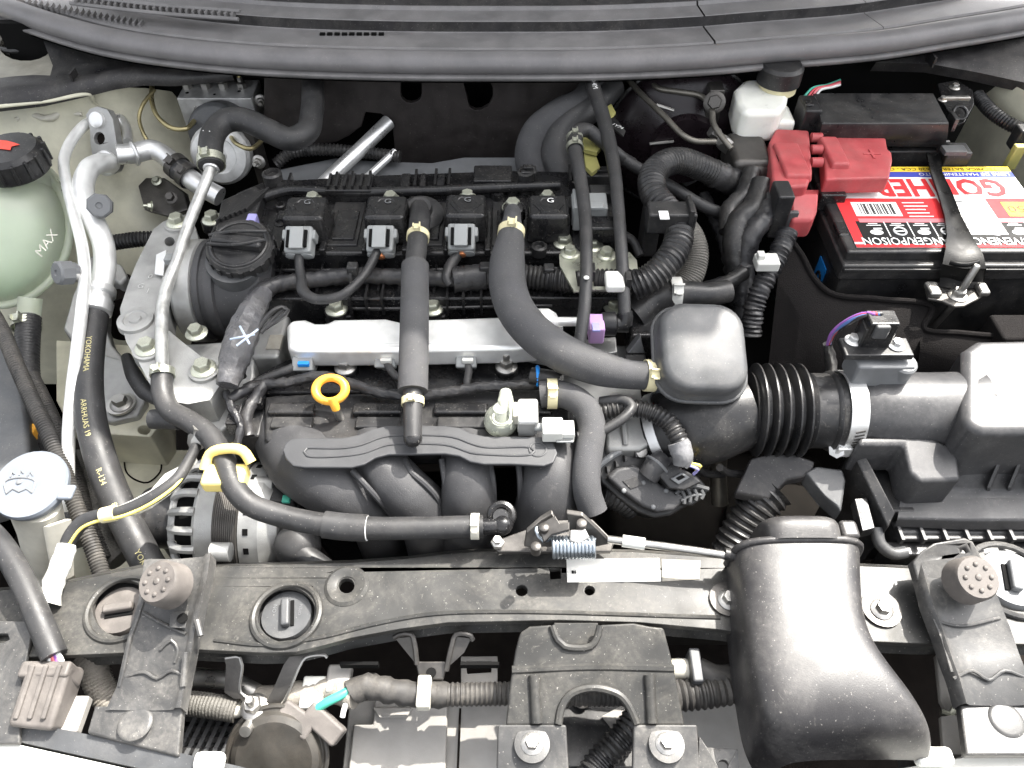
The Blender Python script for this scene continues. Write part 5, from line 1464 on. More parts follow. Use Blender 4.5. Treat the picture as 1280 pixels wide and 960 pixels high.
bolt(hb, P(1197, 370, zq), 11, M['steel'])
rod = ob('hook_rod', G().cyl(P(1200, 372, zq - 4), Vector((-.25, 0, -1)), 4, 110), M['steel_dark'], hb)

tr = thing('battery_tray', 'black felt textured battery tray wall in front of the battery', 'battery tray', P(1120, 430, -160))
felt = mat('felt', (.008, .007, .007), .95, dust=.2, bump=.5, bscale=700, dcol=(.05, .045, .042), spec=.2)
g = G()
g.loft([PS((965, 300, 20), (1000, 322, 10), (1020, 350, 4)), PS((1000, 470, -60), (1020, 470, -60), (1040, 470, -60))])
ob('front_wall', G().loft([PS((985, 296, 24), (1002, 318, 16), (1018, 348, 6), (1040, 367, 2), (1100, 374, 0), (1165, 384, -4), (1155, 410, -18), (1250, 420, -20), (1400, 418, -20)), PS((972, 350, 4), (985, 370, -2), (1000, 395, -10), (1030, 405, -14), (1095, 415, -18), (1150, 425, -24), (1150, 440, -30), (1250, 450, -34), (1400, 450, -34)), PS((958, 480, -80), (970, 485, -80), (990, 490, -80), (1020, 495, -80), (1090, 495, -80), (1140, 495, -80), (1150, 495, -80), (1250, 495, -80), (1400, 495, -80)), PS((958, 520, -160), (970, 520, -160), (990, 520, -160), (1020, 520, -160), (1090, 520, -160), (1140, 520, -160), (1150, 520, -160), (1250, 520, -160), (1400, 520, -160))]), felt, tr, sharp=60)
ob('wall_lip', G().tube(PS((985, 296, 25), (1002, 318, 17), (1018, 348, 7), (1040, 367, 3), (1100, 374, 1), (1165, 384, -3), (1155, 410, -17), (1200, 416, -19), (1250, 420, -19), (1300, 420, -19)), 3.4, 8), felt, tr)
ob('base', G().box(Vector((x0 + 110, yb0 + 60, -166)), 380, 240, 10), M['black_deep'], tr)
ob('pad', G().boxp(1246, 392, 1400, 424, -6, 40), felt, tr, 4)

pc = thing('terminal_cover', 'red hinged plastic cover over the positive battery terminal', 'terminal cover', P(1040, 250, 40))
z_ = 78
ob('left_lid', G().prism(PS((970, 160, z_), (1012, 162, z_), (1016, 214, z_), (1010, 232, z_), (966, 234, z_), (962, 176, z_)), (0, 0, -30)), M['red'], pc, 4, 3)
ob('left_skirt', G().prism(PS((966, 236, z_ - 24), (1026, 236, z_ - 24), (1022, 246, z_ - 24), (972, 248, z_ - 24)), (0, 0, -28)), M['red'], pc, 3)
ob('right_lid', G().prism(PS((1028, 164, z_ - 4), (1106, 162, z_ - 4), (1110, 186, z_ - 4), (1115, 190, z_ - 4), (1116, 200, z_ - 4), (1112, 222, z_ - 4), (1032, 224, z_ - 4)), (0, 0, -22)), M['red'], pc, 3, 3)
ob('raised_pad', G().boxp(1032, 168, 1056, 206, z_ + 3, 12, .9), M['red'], pc, 3, 3)
ob('left_pad', G().boxp(974, 176, 1008, 220, z_ + 5, 10, .92), M['red'], pc, 3, 3)
for v in (172, 187, 203):
    ob('hinge', G().lathe(P(1014, v, z_ - 2), X, [(6, 0), (6, 13)], 16), M['red'], pc)
ob('front_tab', G().prism(PS((988, 240, 66), (1024, 240, 66), (1022, 262, 58), (1016, 276, 50), (990, 276, 50)), (0, 0, -26)), M['red'], pc, 4, 3)
ob('plus_mark', G().box(P(1090, 192, z_ - 3.6), 22, 3.4, 1.4).box(P(1090, 192, z_ - 3.4), 3.4, 20, 1.4), M['red'], pc, .5)
ob('slot', G().box(P(975, 198, z_ + .6), 6, 14, 2), M['black_deep'], pc)
ob('dark_gap', G().boxp(1024, 228, 1056, 244, z_ - 22, 24), M['black_gloss'], pc, 2)

fb_ = thing('fuse_box', 'black fuse box with faceted lid behind the red cover', 'fuse box', P(1090, 200, 0))
zt2 = 96
a_ = PS((1016, 116, zt2), (1166, 116, zt2)); b_ = PS((1028, 154, zt2 - 2), (1186, 154, zt2 - 2)); c_ = PS((1024, 172, zt2 - 22), (1184, 174, zt2 - 22)); d_ = PS((1024, 182, zt2 - 40), (1180, 184, zt2 - 40))
e_ = [q + Vector((0, 12, -14)) for q in PS((1000, 124, zt2 - 16), (1178, 120, zt2 - 16))]
ob('lid', G().loft([d_, c_, b_, a_, [q + Vector((0, 10, -30)) for q in a_], [q + Vector((0, 10, -60)) for q in a_]]), M['black'], fb_, 2)
ob('lid_rim', G().tube([d_[0] + Z * 8 - X * 2 - Y * 2, (d_[0] + d_[1]) / 2 + Z * 8 - Y * 2, d_[1] + Z * 8 + X * 2 - Y * 2], 3, 8), M['black'], fb_)
bm_ = G().prism([b_[0] - Z * 2, a_[0] - Z * 2, a_[0] + Vector((0, 8, -60)), d_[0] - Z * 20], (4, 0, 0))
ob('end_wall', bm_, M['black'], fb_, 1)
ob('end_wall', G().prism([b_[1] - Z * 2, a_[1] - Z * 2, a_[1] + Vector((0, 8, -60)), d_[1] - Z * 20], (-4, 0, 0)), M['black'], fb_, 1)
ob('left_latch', G().box(P(1008, 146, 80), 22, 40, 40), M['black'], fb_, 3)
ob('latch_clip', G().box(P(1010, 132, 98), 10, 14, 10), M['black_gloss'], fb_, 2)
ob('lower_case', G().box((d_[0] + d_[1]) / 2 + Vector((0, 22, -40)), 165, 50, 70), M['black'], fb_, 3)
ob('right_clip', G().box(P(1190, 152, 84), 6, 20, 18), M['black_gloss'], fb_, 1)
rl_ = thing('relay_block', 'black relay holder and bracket right of the fuse box', 'relay', P(1205, 200, 20))
ob('holder', G().box(P(1192, 194, 52), 32, 26, 22), M['black'], rl_, 2)
ob('holder_top', G().box(P(1192, 188, 66), 28, 16, 6), M['grey_plastic'], rl_, 1)
ob('plate', G().prism(PS((1172, 104, 84), (1196, 100, 84), (1216, 112, 84), (1218, 130, 80), (1206, 152, 70), (1196, 156, 66), (1180, 130, 76)), (0, 0, -4)), M['black_gloss'], rl_, 1)
ob('plate_bar', G().box(P(1196, 123, 88), 34, 6, 5), M['steel'], rl_, 1)
ob('disc', G().ring(P(1200, 141, 78), Vector((0, -.5, .8)), 9, 2), M['black_gloss'], rl_)
bolt(rl_, P(1193, 110, 88), 7, M['steel'])
bolt(rl_, P(1178, 125, 86), 6, M['steel'])
rlm = thing('conduit', 'black corrugated conduit along the right fender', 'conduit', P(1260, 170, 40))
ob('sleeve', G().tube(PS((1222, 120, 70), (1240, 140, 70), (1262, 155, 68), (1290, 166, 66)), 9, 12, cor=(4, 1.2)), M['loom'], rlm)
cnr = thing('harness_clip', 'black clip block against the right fender edge', 'clip', P(1275, 180, 40))
ob('body', G().box(P(1278, 172, 66), 24, 20, 30), M['black'], cnr, 3)
ob('strap', G().box(P(1268, 196, 50), 14, 10, 34), M['olive'], cnr, 2)
bwf = thing('fuse_wires', 'thin green and pink wires behind the fuse box lid', 'wires', P(1030, 110, 80))
for i, m in enumerate(('wire_green', 'wire_red', 'pink_print', 'wire_white')):
    ob('wire', G().tube(PS((1004 + i * 5, 122, 92), (1016 + i * 3, 110 + i, 98), (1034 + i * 2, 106 + i, 96), (1050, 100 + i * 2, 94)), 1.6, 6), M[m], bwf)

# ---- brake booster, master cylinder, reservoir
bb_ = thing('brake_booster', 'big black round brake booster in shadow under the cowl', 'brake booster', P(840, 200, -60))
cbb = PY(850, 172, 440)
ob('shell', G().lathe(cbb, Vector((0, -1, .1)), [(104, -40), (104, 0), (99, 10), (82, 20), (50, 34), (46, 44)], 48), mat('booster', (.012, .008, .010), .3, dust=.08, dcol=(.08, .05, .06)), bb_, sharp=35)
ob('edge_band', G().ring(cbb, Vector((0, -1, .1)), 104, 4), M['black_gloss'], bb_)
sg = ob('warning_label', G().prism([PY(u, v, 398) for u, v in ((831, 187), (876, 224), (858, 233), (820, 206))], (0, 3, 0)), M['mid_grey'], bb_)
ob('label_print', G().prism([PY(u, v, 397.6) for u, v in ((843, 206), (862, 220), (855, 226), (838, 214))], (0, .3, 0)), M['black_print'], bb_)
for a, b in (((820, 131), (842, 138)), ((812, 180), (842, 177))):
    ob('glint_rod', G().tube([PY(a[0], a[1], 395), PY(b[0], b[1], 395)], 2.2, 8), M['steel'], bb_)
mcy = thing('master_cylinder', 'dark cast master cylinder below the white brake reservoir', 'master cylinder', P(930, 200, 0))
ob('body', G().box(P(932, 200, 50), 50, 70, 40), M['steel_dark'], mcy, 8, 3)
ob('nose', G().lathe(P(940, 216, 44), -Y, [(22, -30), (22, 20), (16, 26), (10, 28)], 24), M['steel_dark'], mcy)
ob('port', G().lathe(P(906, 180, 66), Vector((-.7, -.2, .6)), [(10, -10), (10, 6), (7, 10)], 6), M['steel'], mcy)
ob('port', G().lathe(P(893, 166, 74), Vector((-.8, 0, .5)), [(8, -6), (8, 6)], 6), M['steel'], mcy)
for pts in ([(786, 100, 100), (800, 116, 96), (830, 145, 92), (855, 170, 86), (868, 176, 82), (894, 177, 78)], [(812, 98, 100), (822, 110, 98), (850, 115, 96), (876, 120, 94), (889, 135, 90), (892, 155, 84), (905, 175, 76), (914, 186, 70)]):
    ob('brake_line', G().tube(PS(*pts), 3.8, 10), M['brake_line'], mcy)
ob('bracket', G().box(P(890, 128, 80), 20, 30, 50), M['steel_dark'], mcy, 2)
bolt(mcy, P(893, 128, 96), 14, M['steel_dark'], Vector((-.2, -.8, .5)))
br_ = thing('brake_reservoir', 'translucent white brake fluid reservoir with black cap under the cowl', 'brake reservoir', P(950, 175, 40))
ob('tank', G().prism(PS((918, 110, 104), (930, 98, 104), (985, 96, 104), (988, 110, 104), (984, 130, 104), (975, 140, 104), (930, 140, 104), (922, 128, 104)), (0, 0, -44)), M['white_tank'], br_, 8, 4)
ob('lower_tank', G().box(P(958, 152, 72), 62, 44, 26), M['white_tank'], br_, 6, 3)
ob('front_plate', G().box(P(955, 160, 64), 48, 10, 34), M['white_tank'], br_, 4)
ob('filler', G().lathe(P(972, 108, 104), Z, [(24, -4), (24, 10), (20, 12)], 24), M['yellow_clip'], br_)
ob('cap', G().lathe(P(974, 96, 116), Z, [(28, -6), (28, 14), (24, 18), (0, 19)], 28), M['black'], br_)

# dark cables between engine and battery
cb = thing('cable_bundle', 'dark bundle of taped battery cables dropping beside the battery tray', 'cables', P(930, 330, -60))
for i, (pts, r_) in enumerate((([(952, 230, 60), (942, 260, 50), (925, 275, 44), (918, 300, 30), (922, 340, 0), (926, 380, -30)], 14), ([(966, 240, 56), (955, 270, 48), (938, 296, 36), (930, 330, 10), (930, 400, -40)], 13), ([(940, 215, 60), (928, 245, 50), (912, 262, 42), (910, 290, 30)], 11), ([(880, 245, 20), (892, 270, 16), (905, 300, 10), (916, 350, -10)], 8), ([(930, 340, 10), (912, 352, 6), (900, 356, 4), (880, 362, 0)], 9), ([(985, 290, 50), (972, 320, 36), (956, 350, 20), (944, 380, 0), (938, 420, -30)], 12))):
    ob('cable', G().tube(PS(*pts), r_, 14, wob=1.4 if i % 2 else .8, cor=(5, 1.5) if i in (5,) else None), M['tape'] if i % 2 else M['loom'], cb)
ob('white_clip', G().box(P(958, 328, 40), 26, 20, 12), M['white'], cb, 2)
ob('clip_tooth', G().box(P(951, 320, 48), 8, 10, 8), M['white'], cb, 1)
fl = thing('fusible_link', 'black terminal block under the red cover front edge', 'terminal block', P(975, 270, 30))
ob('block', G().box(P(972, 262, 52), 20, 34, 60), M['black'], fl, 3)
ob('clip_face', G().box(P(984, 280, 40), 18, 6, 36), M['grey_plastic'], fl, 1)
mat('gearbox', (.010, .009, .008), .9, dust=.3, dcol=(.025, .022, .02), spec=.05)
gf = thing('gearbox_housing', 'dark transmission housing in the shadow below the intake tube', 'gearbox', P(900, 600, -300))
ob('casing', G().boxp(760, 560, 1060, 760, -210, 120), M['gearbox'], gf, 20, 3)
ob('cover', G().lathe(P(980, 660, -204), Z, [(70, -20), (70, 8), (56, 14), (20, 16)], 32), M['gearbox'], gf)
wv = thing('ribbed_tube', 'black corrugated tube below the intake bellows', 'tube', P(930, 690, -160))
ob('tube', G().tube(PS((968, 612, -70), (950, 630, -80), (930, 660, -100), (915, 690, -120), (906, 720, -140)), 22, 22, cor=(8, 3)), M['black'], wv)
ob('shadow_tube', G().tube(PS((900, 560, -60), (898, 590, -90), (900, 630, -120)), 9, 12), M['brake_line'], wv)
cv = thing('cable_cover', 'black folded plastic cable cover below the bellows clamp', 'cover', P(960, 590, -100))
ob('panel', G().prism(PS((938, 572, -36), (960, 566, -34), (992, 566, -34), (1020, 576, -38), (1014, 594, -44), (985, 600, -48), (960, 624, -58), (918, 616, -58)), (0, 0, -12)), M['duct'], cv, 3)
ob('clip', G().prism(PS((1006, 590, -40), (1020, 582, -40), (1054, 586, -40), (1058, 600, -44), (1052, 640, -54), (1030, 620, -52)), (0, 0, -20)), M['grey_plastic'], cv, 3)

# ================================================================== front: radiator support and what is bolted to it
ZS = -40
rsup = thing('radiator_support', 'long dusty black radiator support beam across the front', 'support beam', P(600, 750, -90))
back = [(-60, 742), (60, 733), (110, 722), (175, 709), (262, 708), (300, 707), (440, 703), (510, 698), (560, 692), (600, 689), (700, 688), (800, 690), (870, 695), (935, 701), (1000, 704), (1140, 710), (1360, 712)]
front = [(1360, 806), (1140, 804), (1000, 798), (935, 792), (900, 787), (800, 778), (700, 775), (560, 778), (500, 786), (440, 797), (400, 808), (370, 815), (330, 816), (250, 812), (60, 820), (-60, 826)]
circ = lambda u, v, r, z, n=24, k=.94: [P(u + r * math.cos(R(360 * i / n)), v + r * k * math.sin(R(360 * i / n)), z) for i in range(n)]
holes = [circ(358, 768, 37, ZS), circ(433, 732, 10, ZS, 14), circ(652, 738, 7.5, ZS, 12), circ(737, 738, 6.5, ZS, 12), PS((687, 711, ZS), (701, 710, ZS), (701, 723, ZS), (688, 724, ZS)), circ(153, 760, 38, ZS)]
ob('top_web', G().prism(PS(*[(u, v, ZS) for u, v in back + front]), (0, 0, -7), holes), M['support'], rsup, 3, 3)
ff = list(reversed(front))
ob('front_web', G().loft([PS(*[(u, v, ZS - 1) for u, v in ff]), PS(*[(u, v + 3, ZS - 8) for u, v in ff]), [P(u, v + 4, ZS - 30) for u, v in ff], [P(u, v + 14, ZS - 36) for u, v in ff], [P(u, v + 12, ZS - 60) for u, v in ff]]), M['support'], rsup, sharp=50)
ob('rear_web', G().loft([PS(*[(u, v, ZS - 2) for u, v in back]), [P(u, v - 3, ZS - 10) for u, v in back], [P(u, v - 2, ZS - 70) for u, v in back]]), M['support'], rsup, sharp=50)
ob('ring_lip', G().ring(P(358, 768, ZS + .5), Z, 29, 3.2, 40, 8), M['support'], rsup)
ob('ring_lip', G().ring(P(153, 760, ZS + .5), Z, 30, 3.0, 40, 8), M['support'], rsup)
ob('hole_dish', G().lathe(P(433, 732, ZS + .4), Z, [(20, .2), (17, 2.2), (11, 1.4), (8.6, .6), (8.6, -6), (20, -4)], 28, closed=True), M['support'], rsup)
ob('press_line', G().tube(PS((268, 800, ZS), (330, 806, ZS), (400, 797, ZS), (470, 780, ZS), (540, 768, ZS), (640, 765, ZS), (900, 772, ZS)), 2.2, 8), M['support'], rsup)
for u in (450, 600, 980):
    ob('slot', G().box(P(u, 827, ZS - 34) - Y * 3, 34, 3, 8), M['black_deep'], rsup)
bolt(rsup, P(911, 750, ZS + 3), 10, M['steel'])
ob('bolt_washer', G().lathe(P(909, 750, ZS + .3), Z, [(16, 0), (16, 2.4), (9, 3)], 24), M['steel_dark'], rsup)
bolt(rsup, P(1102, 762, ZS + 3), 10, M['steel'])
ob('bolt_washer', G().lathe(P(1101, 762, ZS + .3), Z, [(17, 0), (17, 2.4), (9, 3)], 24), M['steel_dark'], rsup)
lb2 = ob('sticker', G().prism(PS((708, 699, ZS + .4), (824, 698, ZS + .4), (826, 727, ZS + .4), (709, 728, ZS + .4)), (0, 0, .4)), M['paper'], rsup)
ob('sticker_worn', G().prism(PS((827, 699, ZS + .4), (876, 701, ZS + .4), (874, 724, ZS + .4), (828, 727, ZS + .4)), (0, 0, .3)), M['paper_old'], rsup)
ob('sticker_mark', G().box(P(716, 715, ZS + 1.2), 2, 3, .4).box(P(719, 715, ZS + 1.2), 1.2, 3, .4), M['black_print'], lb2)
# rubber mount plugs in the two round openings
for u, v, lab, ang in ((358, 768, 'round grey radiator mount plug with slot in the open beam hole', 100), (150, 762, 'worn radiator mount plug half hidden by the left bumper bracket', 10)):
    t = thing('mount_plug', lab, 'plug', P(u, v, -110))
    c = P(u, v, ZS - 10)
    ob('disc', G().lathe(c, Z, [(22, -40), (23.5, -4), (22, 0), (0, .6)], 36), M['grey_plastic'] if u > 300 else M['bumper_rubber'], t, sharp=30)
    d = Vector((math.cos(R(ang)), math.sin(R(ang)), 0))
    ob('handle', G().box(c + Z * 4, 8, 26, 8, Z, d), M['grey_plastic'] if u > 300 else M['bumper_rubber'], t, 2.4, 3)
    ob('handle_slot', G().box(c + Z * 1.2 + d.cross(Z) * 5.5, 3, 24, 1, Z, d), M['black_deep'], t)
    ob('seat_ring', G().lathe(c - Z * 6, Z, [(24, 0), (31, 0), (31, 2), (24, 2)], 36, closed=True), M['black'], t)
    if u > 300:
        text('ON', c + Vector((-11, 5, .9)), Vector((0, 1, 0)), -X, 5, M['mid_grey'], t, lift=.2)
        text('OPEN', c + Vector((12, 4, .9)), Vector((0, 1, 0)), -X, 4, M['mid_grey'], t, lift=.2)

def bumper(par, p, ax, r):
    k = ob('rubber_stop', G().lathe(p, ax, [(r * .9, -24), (r * 1.05, -20), (r, -2), (r * .9, 1), (0, 1.6)], 28), M['bumper_rubber'], par, sharp=30)
    a, b, n_ = basis(ax)
    for i in range(8):
        d = a * math.cos(R(45 * i)) + b * math.sin(R(45 * i))
        ob('stop_nub', G().sphere(p + d * r * .58 + n_ * 1.4, 2.2, 2.2, 1.6, n_, None, 8, 6), M['bumper_rubber'], k)
    ob('stop_nub', G().sphere(p + n_ * 1.6, 3, 3, 1.4, n_, None, 10, 6), M['bumper_rubber'], k)
    return k

lb = thing('bumper_bracket', 'dented sheet steel bracket carrying the hood stop at lower left', 'bracket', P(190, 850, -90))
L = PS((180, 700, -14), (177, 728, -12), (172, 755, -18), (160, 796, -26), (152, 830, -36), (146, 858, -42), (132, 888, -46))
Rr = PS((266, 696, -14), (262, 725, -12), (255, 755, -16), (248, 785, -24), (242, 820, -34), (236, 850, -42), (229, 888, -46))
fl_ = lambda f, dz: [p * (1 - f) + q * f + Z * dz for p, q in zip(L, Rr)]
ob('sheet', G().loft([fl_(-.03, -9), fl_(0, 0), fl_(.1, 1.5), fl_(.3, 0), fl_(.5, -.8), fl_(.7, 0), fl_(.88, 1.5), fl_(.92, 6), fl_(1.0, 7), fl_(1.02, -6)]), M['bracket'], lb, sharp=55)
ob('under', G().loft([fl_(0, -10), fl_(1, -10)]), M['bracket'], lb)
ob('punched_hole', G().cyl(P(228, 773, -15.5), Z, 4.5, .8, 14), M['black_deep'], lb)
ob('hole_patch', G().prism(PS((213, 766, -17), (236, 764, -17), (232, 786, -20), (212, 785, -20)), (0, 0, 1.2)), M['bracket'], lb, .5)
for a, b in (((246, 775), (251, 795)), ((232, 815), (229, 858))):
    ob('edge_bead', G().tube(PS((a[0], a[1], -14 if a[1] < 790 else -26), (b[0], b[1], -18 if a[1] < 790 else -36)), 2.6, 8), M['bracket'], lb)
for pts in ([(181, 742, -13), (172, 772, -19), (162, 800, -25), (156, 830, -34), (149, 858, -41)], [(178, 765, -17), (200, 778, -20), (232, 792, -24)], [(156, 846, -39), (180, 840, -37), (196, 848, -40), (214, 838, -37), (232, 846, -40)], [(200, 812, -31), (214, 800, -27), (222, 812, -31), (218, 828, -35)]):
    ob('pressed_crease', G().tube([q - Z * .6 for q in PS(*pts)], 1.5, 8), M['bracket'], lb)
bumper(lb, P(197, 727, 20), Vector((-.25, -.25, .93)), 18.5)
plf = ob('foot_plate', G().prism(PS((118, 882, -46), (228, 882, -46), (223, 946, -58), (108, 916, -52)), (0, 0, -10)), M['bracket'], lb, 2)
ob('foot_rivet', G().lathe(P(169, 904, -48), Z, [(14, 0), (13, 1), (11, 1.5), (0, 1.7)], 28), M['bracket'], plf)

rb_ = thing('bumper_bracket', 'sunlit sheet steel bracket with hood stop at lower right', 'bracket', P(1230, 850, -90))
L = PS((1142, 700, -14), (1150, 728, -12), (1158, 758, -14), (1172, 795, -24), (1182, 825, -26), (1192, 852, -28), (1200, 882, -36))
Rr = PS((1228, 692, -14), (1236, 725, -12), (1246, 750, -14), (1260, 785, -24), (1272, 820, -26), (1284, 850, -28), (1296, 882, -36))
fl_ = lambda f, dz: [p * (1 - f) + q * f + Z * dz for p, q in zip(L, Rr)]
ob('sheet', G().loft([fl_(-.03, -9), fl_(0, 2), fl_(.05, 5), fl_(.12, 1), fl_(.3, 0), fl_(.5, -.8), fl_(.7, 0), fl_(.9, 1.5), fl_(1.0, 3), fl_(1.02, -6)]), M['bracket'], rb_, sharp=55)
ob('under', G().loft([fl_(0, -10), fl_(1, -10)]), M['bracket'], rb_)
ob('upturned_end', G().prism(PS((1141, 702, -8), (1152, 688, -2), (1168, 678, 2), (1206, 671, 4), (1217, 676, 3), (1226, 692, -3), (1232, 712, -10), (1190, 722, -12), (1148, 726, -12)), (0, 0, -7), [PS((1200, 686, -1), (1207, 683, 0), (1211, 690, -2), (1204, 694, -4))]), M['bracket'], rb_, 3, 3)
for pts in ([(1166, 770, -16), (1178, 800, -22), (1190, 840, -24)], [(1170, 776, -18), (1200, 782, -20), (1250, 772, -18)], [(1192, 848, -25), (1216, 838, -23), (1236, 850, -26), (1256, 838, -24), (1280, 846, -26)]):
    ob('pressed_crease', G().tube([q - Z * .6 for q in PS(*pts)], 1.5, 8), M['bracket'], rb_)
bumper(rb_, P(1222, 722, 20), Vector((.0, -.3, .93)), 18.5)
plf = ob('foot_plate', G().prism(PS((1200, 880, -38), (1330, 880, -38), (1330, 944, -38), (1208, 944, -38)), (0, 0, -10)), M['bracket'], rb_, 2)
ob('foot_rivet', G().lathe(P(1258, 900, -38), Z, [(14, 0), (13, 1), (11, 1.5), (0, 1.7)], 28), M['bracket'], plf)
t = thing('mount_plug', 'slotted grey radiator mount plug beside the right hood stop', 'plug', P(1264, 724, -110))
c = P(1266, 722, ZS + 6)
ob('disc', G().lathe(c, Z, [(28, -30), (29, -4), (27, 0), (0, .6)], 36), M['mid_grey'], t, sharp=30)
ob('handle', G().box(c + Z * 4, 9, 30, 8, Z, Vector((.25, .97, 0))), M['mid_grey'], t, 2.4, 3)
ob('handle_slot', G().box(c + Z * 1.2 + X * -7, 4, 26, 1.4, Z, Vector((.25, .97, 0))), M['black_deep'], t)
ob('rim', G().ring(c - Z * 4, Z, 36, 3), M['bracket'], t)

# ---- air snorkel
sn = thing('air_snorkel', 'big glossy black plastic air intake snorkel over the support beam', 'air duct', P(1050, 850, -90))
rowsd = [(922, 1084, 676, 14), (925, 1085, 715, 13), (929, 1088, 755, 12), (933, 1098, 790, 11), (938, 1120, 822, 10), (944, 1148, 856, 8), (950, 1168, 888, 4), (958, 1176, 912, -6), (968, 1176, 932, -22), (982, 1170, 950, -48)]
rr_ = []
for i, (ul, ur, v, z) in enumerate(rowsd):
    xl, xr = P(ul, v, z).x, P(ur, v, z).x
    y = P(1000, v, z).y
    rl, rr3 = 34, 22
    sec = [(xl + 4, -80), (xl, -44), (xl + 1, -24), (xl + 5, -11), (xl + 13, -4), (xl + 27, -.5), (xl * .6 + xr * .4, .6), (xl * .4 + xr * .6, .8), (xr - 18, 0.2), (xr - 9, -3), (xr - 3, -9), (xr, -20), (xr, -44), (xr - 2, -80)]
    rr_.append([Vector((x, y, z + h)) for x, h in sec])
back_cap = [[q + Y * 3 for q in rr_[0]], [Vector((q.x, q.y + 4, min(q.z, rr_[0][6].z - 14))) for q in rr_[0]]]
ob('shell', G().loft(rr_), M['duct'], sn, sub=2, sharp=80)
ob('rear_wall', G().loft([[q + Y * 2 for q in rr_[0]], [Vector((q.x, q.y + 3, -70)) for q in rr_[0]]]), M['duct'], sn)
ob('rear_rim', G().tube([q + Y * 1 for q in rr_[0][1:-1]], 3.2, 10, 5), M['duct'], sn)
xa, xb = P(958, 660, 20).x, P(1056, 660, 20).x
ya, yb = P(1000, 676, 18).y, P(1000, 634, 26).y
g = G()
sec = lambda y, z, s_: [Vector((xa + dx * s_, y, z + h)) if dx < 40 else Vector((xb - (80 - dx) * s_, y, z + h)) for dx, h in ((0, -80), (0, -16), (2, -7), (8, -1), (18, 0), (62, 0), (72, -1), (78, -7), (80, -16), (80, -80))]
g.loft([sec(ya + 2, 20, 1), sec((ya + yb) / 2, 24, 1), sec(yb - 8, 24, 1.1), sec(yb, 14, 1.5), sec(yb + 2, -10, 1.7)], False)
ob('rear_scoop', g, M['duct'], sn, sub=1, sharp=70)
ob('rear_clip', G().box(P(1060, 664, 6), 16, 18, 12), M['duct'], sn, 4, 3)
ob('side_clip', G().box(P(929, 775, -30), 8, 30, 24), M['black'], sn, 2)

# ---- hood latch and cable
mat('steel_blue', (.36, .40, .44), .3, .9, var=.15)
hl = thing('hood_latch', 'zinc hood latch with coil spring on the support beam', 'latch', P(690, 690, -40))
ob('base_plate', G().prism(PS((616, 676, -18), (650, 664, -18), (690, 650, -16), (740, 648, -16), (768, 676, -20), (764, 690, -24), (622, 690, -24)), (0, 0, -5)), M['steel_dark'], hl, 1.5)
ob('side_cheek', G().prism(PS((655, 684, -14), (658, 666, 2), (676, 650, 10), (690, 642, 14), (694, 650, 12), (690, 684, -14)), (0, 5, 0)), M['steel_dark'], hl, 1)
ob('side_cheek', G().prism(PS((708, 642, 14), (728, 645, 16), (748, 664, 6), (764, 680, -12), (745, 684, -14), (716, 684, -14)), (0, 5, 0)), M['steel_dark'], hl, 1)
ob('pawl', G().prism(PS((672, 656, 16), (694, 644, 20), (700, 654, 20), (712, 652, 20), (712, 662, 18), (690, 668, 16), (680, 678, 10)), (0, 0, -4)), M['steel_dark'], hl, 1)
ob('lever', G().prism(PS((712, 662, 14), (732, 660, 14), (738, 672, 10), (724, 680, 8), (712, 676, 10)), (0, 0, -5)), M['steel'], hl, 1.5)
for u, v in ((680, 660), (727, 655), (670, 684)):
    ob('pivot', G().lathe(P(u, v, 16), Z, [(4.5, -8), (4.5, 2), (3, 3)], 16), M['steel_dark'], hl)
sp0, sp1 = P(690, 684, -2), P(744, 684, -2)
g = G()
hel = []
for i in range(12 * 16 + 1):
    f = i / (12 * 16)
    a_ = 2 * math.pi * 12 * f
    hel.append(sp0 * (1 - f) + sp1 * f + Vector((0, math.cos(a_) * 9, math.sin(a_) * 9)))
g.tube(hel, 1.7, 6, 3)
g.tube([hel[0], hel[0] + Vector((-8, -4, 2)), hel[0] + Vector((-14, 4, 6)), hel[0] + Vector((-12, 12, 6))], 1.7, 6)
ob('spring', g, M['steel_blue'], hl, sharp=80)
ob('stud', G().lathe(P(622, 680, -18), Z, [(6, 0), (6, 4), (4, 5), (4, 9)], 6), M['steel'], hl)
hc = thing('latch_cable', 'hood release cable leading right from the latch', 'cable', P(850, 690, -40))
ob('wire', G().tube(PS((760, 674, -8), (790, 678, -6), (830, 683, -6), (880, 690, -8), (925, 697, -12)), 3.6, 10), M['steel'], hc)
ob('end_ferrule', G().tube(PS((778, 676, -6), (792, 678, -6), (806, 680, -6)), 5.4, 12), M['white'], hc)
ob('black_boot', G().tube(PS((905, 692, -9), (920, 695, -11), (940, 700, -14)), 5.4, 12), M['black'], hc)
tf = thing('hose_connector', 'black plastic tee fitting at the end of the coolant hose', 'fitting', P(625, 660, -60))
ob('collar', G().ring(P(627, 644, -18), Vector((0, -.4, .9)), 10, 4), M['black_gloss'], tf)
ob('stem', G().lathe(P(626, 650, -20), Vector((0, -.3, .95)), [(9, -30), (9, 8), (7, 14)], 18), M['black'], tf)
ob('nipple', G().tube(PS((600, 658, -14), (614, 658, -14), (626, 656, -14)), 7.5, 14), M['black_gloss'], tf)
ob('ball', G().sphere(P(628, 656, -14), 10, 10, 9), M['black_gloss'], tf)

